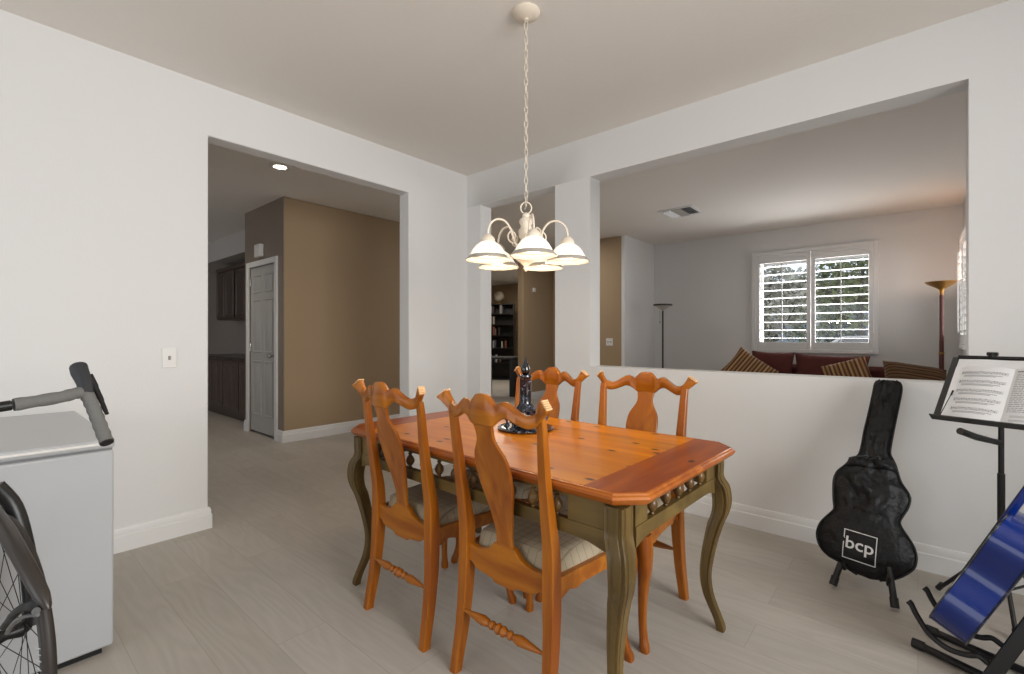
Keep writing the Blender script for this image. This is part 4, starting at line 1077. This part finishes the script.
for nm, n0, n1, mt in (('soundboard', TH, TH+.003, M_spruce), ('back', -.003, 0, M_blue)):
    MB().prism(loop, lambda u, v: gpt(u, v, n0), lambda u, v: gpt(u, v, n1)).build(nm, mt, guitar, sharp=40)
for nn in (TH, 0): MB().tube([gpt(a, b, nn) for a, b in loop], .0028, 6, closed=True).build('binding', M_blued, guitar)
nk = [[gpt(a*.5*(.056-.012*k), .44+.42*k, TH+.003+nz_) for a, nz_ in ((-1, .008), (1, .008), (1, 0), (.6, -.014), (-.6, -.014), (-1, 0))] for k in (0, 1)]
MB().loft(nk).build('neck', M_blue, guitar, bevel=.002)
MB().loft([[gpt(a, v, TH+n_) for a, n_ in ((-w2, .006), (w2, .006), (w2, -.010), (-w2, -.010))] for v, w2 in ((.86, .022), (.89, .034), (1.0, .038), (1.03, .034))]).build('headstock', M_blued, guitar, bevel=.002)
for s in (-1, 1):
    for k in range(3): MB().tube([gpt(s*.03, .90+.04*k, TH-.012), gpt(s*.056, .90+.04*k, TH-.012)], [.003, .007], 8).build('tuning_peg', M_steel, guitar)
m = MB()
for k in range(6):
    x = -.0225+.009*k; m.tube([gpt(x*1.2, .135, TH+.011), gpt(x*.75, .86, TH+.014)], .0007, 4)
m.build('strings', M_steel, guitar)
MB().loft([[gpt(a*.07, v, TH+h) for a, h in ((-1, .003), (1, .003), (1, .010), (-1, .010))] for v in (.118, .150)]).build('bridge', M_blued, guitar, bevel=.002)
m = MB(); m.loft([[gpt(r*math.cos(q), .32+r*math.sin(q), TH+h) for q in [2*PI*i/32 for i in range(32)]] for r, h in ((.049, .0031), (.049, .0045), (.001, .0045))]); m.build('sound_hole', M_plinth_hole, guitar)  # flat black disc, the shade inside the opening put into its colour
MB().tube([gpt(0, -.014, .052), gpt(0, 0, .052)], [.006, .009], 12).build('strap_button', M_steel, guitar)
# A-frame stand
gs = thing('guitar_stand', 'large black A-frame stand cradling the blue guitar', 'guitar stand', W(1.622, 1.675, 0)); 
def gl(a, b, z): return gp*a+gu*b+zz*z      # away-from-face, across, up (from the guitar foot)
for s in (-1, 1):
    lg_ = MB()
    P0 = gl(.07, s*.10, .02); P1 = gl(.31, s*.035, .62)
    ax = (P1-P0); 
    d1 = ax.normalized(); s1 = gu; s2 = d1.cross(s1).normalized()
    lg_.obox((P0+P1)/2, s1*.013, s2*.020, ax/2)
    lo_ = lg_.build('upright', M_black, gs, bevel=.003)
    ft = MB().tube([gl(-.13, s*.075+.05, .018), gl(.34, s*.085, .018)], .0135, 14).build('foot_bar', M_black, gs)
    MB().tube([gl(-.145, s*.075+.05, .018), gl(-.11, s*.075+.05, .018)], .017, 12).build('rubber_cap', M_rubber, ft)
    P = [gl(.12, s*.085, .115), gl(.085, s*.085, .085), gl(.05, s*.085, .098), gl(.02, s*.085, .085), gl(-.03, s*.085, .080), gl(-.08, s*.085, .105), gl(-.115, s*.085, .155), gl(-.13, s*.085, .185), gl(-.14, s*.085, .195)]
    MB().tube(catmull(P, 5), [.0095]*36+[.011]*5, 10).build('cradle_arm', M_rubber, gs)
    bk_ = MB().tube([gl(.29, s*.02, .58), gl(.50, s*.10, .012)], .011, 12).build('rear_leg', M_black, gs)
MB().tube([gl(.125, -.09, .13), gl(.125, .09, .13)], .010, 12).build('cross_bar', M_black, gs)
MB().tube([gl(.305, -.05, .60), gl(.305, .05, .60)], .022, 14).build('top_joint', M_black, gs)
MB().tube([gl(.225, -.065, .38), gl(.225, .065, .38)], .009, 12).build('cross_bar', M_black, gs)

# ---------------------------------------------------------------- living room: floor lamps, sofas, pillows
t = thing('floor_lamp', 'dark slim torchiere floor lamp by the far white corner', 'floor lamp', (-2.97, 6.98, 0))
MB().lathe([(.13, 0), (.13, .012), (.05, .025), (.012, .03)], n=28).build('base', M_black, t)
MB().tube([(0,0,.02), (0,0,1.60)], .013, 12).build('pole', M_black, t)
MB().lathe([(.012, 1.58), (.03, 1.60), (.045, 1.605), (.075, 1.625), (.12, 1.660), (.118, 1.666), (.02, 1.612), (.006, 1.610)], n=28).build('lamp_bowl', M_glass_lamp, t)
MB().lathe([(.118, 1.656), (.140, 1.662), (.140, 1.682), (.122, 1.682)], n=28).build('bowl_rim', mat('bronze', rgb(52, 44, 38), .4, metal=.5), t)
MB().tube([(-.045, .0, 1.58), (-.045, 0, 1.42)], .002, 6).tube([(-.045, 0, 1.42), (-.045, 0, 1.39)], .006, 8).build('pull_chain', M_black, t)

t = thing('floor_lamp', 'red-brown torchiere floor lamp with wide brass bowl near the side window', 'floor lamp', (.195, 6.95, 0))
MB().lathe([(.14, 0), (.14, .015), (.05, .03), (.015, .04)], n=28).build('base', M_pole, t)
MB().tube([(0,0,.03), (0,0,1.0)], .021, 12).tube([(0,0,1.0), (0,0,1.66)], .020, 12).build('pole', M_pole, t)
MB().lathe([(.023, .99), (.025, 1.0), (.023, 1.01)], n=16).lathe([(.022, 1.64), (.018, 1.67), (.030, 1.70), (.018, 1.705)], n=16).build('collar', M_lampbr, t)
MB().lathe([(.018, 1.69), (.04, 1.71), (.08, 1.733), (.12, 1.758), (.143, 1.778), (.141, 1.782), (.115, 1.766), (.07, 1.742), (.03, 1.722), (.006, 1.718)], n=32).build('lamp_bowl', M_lampbr, t)
MB().lathe([(.012, 1.72), (.026, 1.74), (.024, 1.765), (.004, 1.775)], n=12).build('bulb', M_bulb, t)
l = bpy.data.lights.new('torchiere_bulb', 'POINT'); l.energy = 6; l.color = (1, .74, .6); l.shadow_soft_size = .03
lo = bpy.data.objects.new('torchiere_bulb', l); COL.objects.link(lo); lo.parent = t; lo.location = (0, 0, 1.80)

def cushion_mb(w_, h_, d_, n=14, puff=.5, seed=0):
    m = MB(); vs = []; fs = []
    for side in (1, -1):
        for j in range(n+1):
            for i in range(n+1):
                u = -1+2*i/n; v = -1+2*j/n
                pinch = 1-.07*(1-abs(u)**2)*abs(v)**4-.07*(1-abs(v)**2)*abs(u)**4
                x = u*w_/2*(1-.06*(1-u*u)*0)*pinch; z = v*h_/2*pinch
                y = side*d_/2*((1-u**4)*(1-v**4))**puff+.006*noise.noise(Vector((u*2+seed, v*2, side)))
                vs.append((x, y, z))
    nn = (n+1)**2
    for j in range(n):
        for i in range(n):
            a = j*(n+1)+i; f = (a, a+1, a+n+2, a+n+1); fs.append(f); fs.append(tuple(nn+k for k in reversed(f)))
    bd = [i for i in range(n+1)]+[j*(n+1)+n for j in range(1, n+1)]+[n*(n+1)+i for i in range(n-1,-1,-1)]+[j*(n+1) for j in range(n-1,0,-1)]
    for a, b in zip(bd, bd[1:]+bd[:1]): fs.append((a, b, b+nn, a+nn))
    return m.add(vs, fs)
def sofa(label, locn, rz, width, bh=.80):
    t = thing('sofa', label, 'sofa', locn, rz); h = width/2
    MB().box(-h+.2, -.42, .08, h-.2, .40, .30).build('base', M_sofa, t, bevel=.03, seg=3)
    MB().box(-h+.2, .22, .30, h-.2, .45, bh).build('backrest', M_sofa, t, bevel=.06, seg=4)
    for s in (-1, 1): MB().box(s*h, -.45, .08, s*(h-.21), .45, .64).build('arm', M_sofa, t, bevel=.07, seg=4)
    k = 2; cw = (width-.44)/k
    for i in range(k):
        x = -h+.22+cw*(i+.5)
        MB().box(x-cw/2+.005, -.44, .305, x+cw/2-.005, .20, .47).build('seat_cushion', M_sofa, t, bevel=.04, seg=3)
    for sx in (-1, 1):
        for sy in (-1, 1): MB().lathe([(.02, 0), (.03, .08)], (sx*(h-.08), sy*.36, 0), 12).build('leg', M_blackw, t)
    return t
sofa('long maroon sofa under the shuttered window beyond the half wall', (-1.10, 7.16, 0), 0, 2.15)
sofa('second maroon sofa with its side to the half wall under the side window', (-.09, 5.45, 0), -PI/2, 1.9, .60)
def pillow(label, c, size, rot, mt, d=.14, seed=0, name='throw_pillow', cat='pillow'):
    o = cushion_mb(size[0], size[1], d, seed=seed).build(name, mt, sharp=80)
    o.location = c; o.rotation_euler = rot
    return tag(o, label, cat)
pillow('maroon back cushion on the long sofa, left one below the window', (-1.50, 7.12, .755), (.52, .46), (-.18, .03, .03), M_sofa, .20, 1, 'back_cushion', 'cushion')
pillow('wider maroon back cushion on the long sofa, right one below the window', (-.84, 7.14, .735), (.80, .44), (-.18, .02, .0), M_sofa, .20, 5, 'back_cushion', 'cushion')
pillow('tan and brown striped throw pillow tilted at the left end of the long sofa', (-1.70, 6.80, .72), (.56, .46), (-.50, .62, .15), M_strp, .13, 2)
pillow('tan and brown striped throw pillow in front of the wider maroon cushion', (-.62, 6.72, .715), (.46, .40), (-.40, -.32, .10), M_strp, .13, 3)
pillow('dark brown striped throw pillow lying nearest the brass-bowl lamp', (-.02, 5.95, .735), (.50, .50), (-.85, .16, .2), M_strpd, .14, 4)

# ---------------------------------------------------------------- outside the window
tag(MB().box(-14, 8.6, -.4, 12, 40, -.15).build('yard', M_yard), 'grey-green front yard and street outside the shuttered window', 'yard')['kind'] = 'structure'
struct('trim_eave', MB().box(-3.5, 7.82, 2.36, 1.6, 8.5, 2.52), mat('eave_brown', rgb(96, 84, 76), .8))
def tree(label, x, y, h, r, mt, n, seed, low=.35):
    rnd = random.Random(seed); t = thing('tree', label, 'tree', (x, y, -.15))
    P = [(0, 0, 0), (.05, 0, h*.25), (-.03, .05, h*.5), (.05, 0, h*.8)]
    tr = MB().tube(catmull(P, 4), [.13-.008*i for i in range(13)], 8); 
    for i in range(7):
        a = rnd.uniform(0, 2*PI); z = h*rnd.uniform(.3, .6); L = r*rnd.uniform(.6, .9)
        tr.tube([(0, 0, z), (L*.5*math.cos(a), L*.5*math.sin(a), z+.35), (L*math.cos(a), L*math.sin(a), z+.9)], [.05, .035, .012], 6)
    tr.build('trunk', M_bark, t)
    m = MB()
    blobs = [(rnd.uniform(-.7, .7)*r, rnd.uniform(-.7, .7)*r, h*rnd.uniform(low, 1), r*rnd.uniform(.3, .5)) for _ in range(14)]
    for k in range(n):
        bx, by, bz, br = rnd.choice(blobs); d = Vector((rnd.gauss(0, 1), rnd.gauss(0, 1), rnd.gauss(0, 1))).normalized()*br*rnd.uniform(.5, 1)
        c = Vector((bx, by, bz))+d; u = Vector((rnd.gauss(0, 1), rnd.gauss(0, 1), rnd.gauss(0, 1))).normalized(); v = u.cross(Vector((rnd.gauss(0, 1), rnd.gauss(0, 1), rnd.gauss(0, 1)))).normalized(); s = rnd.uniform(.04, .10)
        m.add([c-u*s, c+v*s*.5, c+u*s, c-v*s*.5], [(0,1,2,3)])
    m.build('foliage', mt, t, recalc=False)
tree('pale sparse tree seen through the left shutter', -3.0, 13.9, 3.7, 1.4, M_leafp, 2600, 1, .3)
tree('leafy green tree seen through the right shutter', -1.2, 16.2, 4.0, 1.7, M_leaf, 3800, 2, .3)
tree('dense dark tree filling the right shutter behind the green one', -1.5, 20.6, 5.0, 2.3, M_leafd, 4500, 3, .25)
tree('tall grey-green tree behind the pale one outside', -5.6, 18.8, 5.0, 2.3, M_leafp, 3000, 4, .3)
# parked white car
car = thing('car', 'white parked car seen low through the right shutter', 'car', (-.62, 12.0, -.15), .05)
body = [(-2.1, .35), (-2.1, .75), (-1.9, .88), (-1.2, .95), (-.55, 1.38), (.75, 1.42), (1.5, 1.0), (2.05, .92), (2.15, .6), (2.1, .32)]
MB().loft([[(x, y*(.82 if z < 1.2 and False else 1), z-(.0 if abs(y) < .7 else .04)) for x, z in body] for y in (-.86, -.7, .7, .86)]).build('car_body', mat('car_white', rgb(225, 228, 232), .2, coat=.8), car, bevel=.04, seg=3)
MB().prism([(-1.0, .98), (-.5, 1.32), (.7, 1.35), (1.3, 1.0)], lambda u, v: (u, -.875, v), lambda u, v: (u, .875, v)).build('side_window', mat('car_glass', rgb(40, 46, 52), .08), car)
for x in (-1.35, 1.35):
    for s in (-1, 1): MB().tube([(x, s*.68, .33), (x, s*.89, .33)], .33, 24).build('car_wheel', M_rubber, car)
hs = thing('house', 'blue-grey house across the street seen through the shutters', 'house', (-4.5, 26, -.15))
MB().box(-4, 0, 0, 4, 4, 2.9).build('wall', mat('house_blue_grey', rgb(150, 164, 178), .8), hs)
MB().loft([[(x, -.5, 2.8), (x, 4.5, 2.8), (x, 2, 4.2)] for x in (-4.4, 4.4)]).build('roof', mat('roof_tile', rgb(110, 100, 96), .9), hs)
for x in (-2.4, 1.2): MB().box(x, -.03, 1, x+1.3, 0, 2.2).build('window', mat('house_glass', rgb(60, 70, 80), .1), hs)
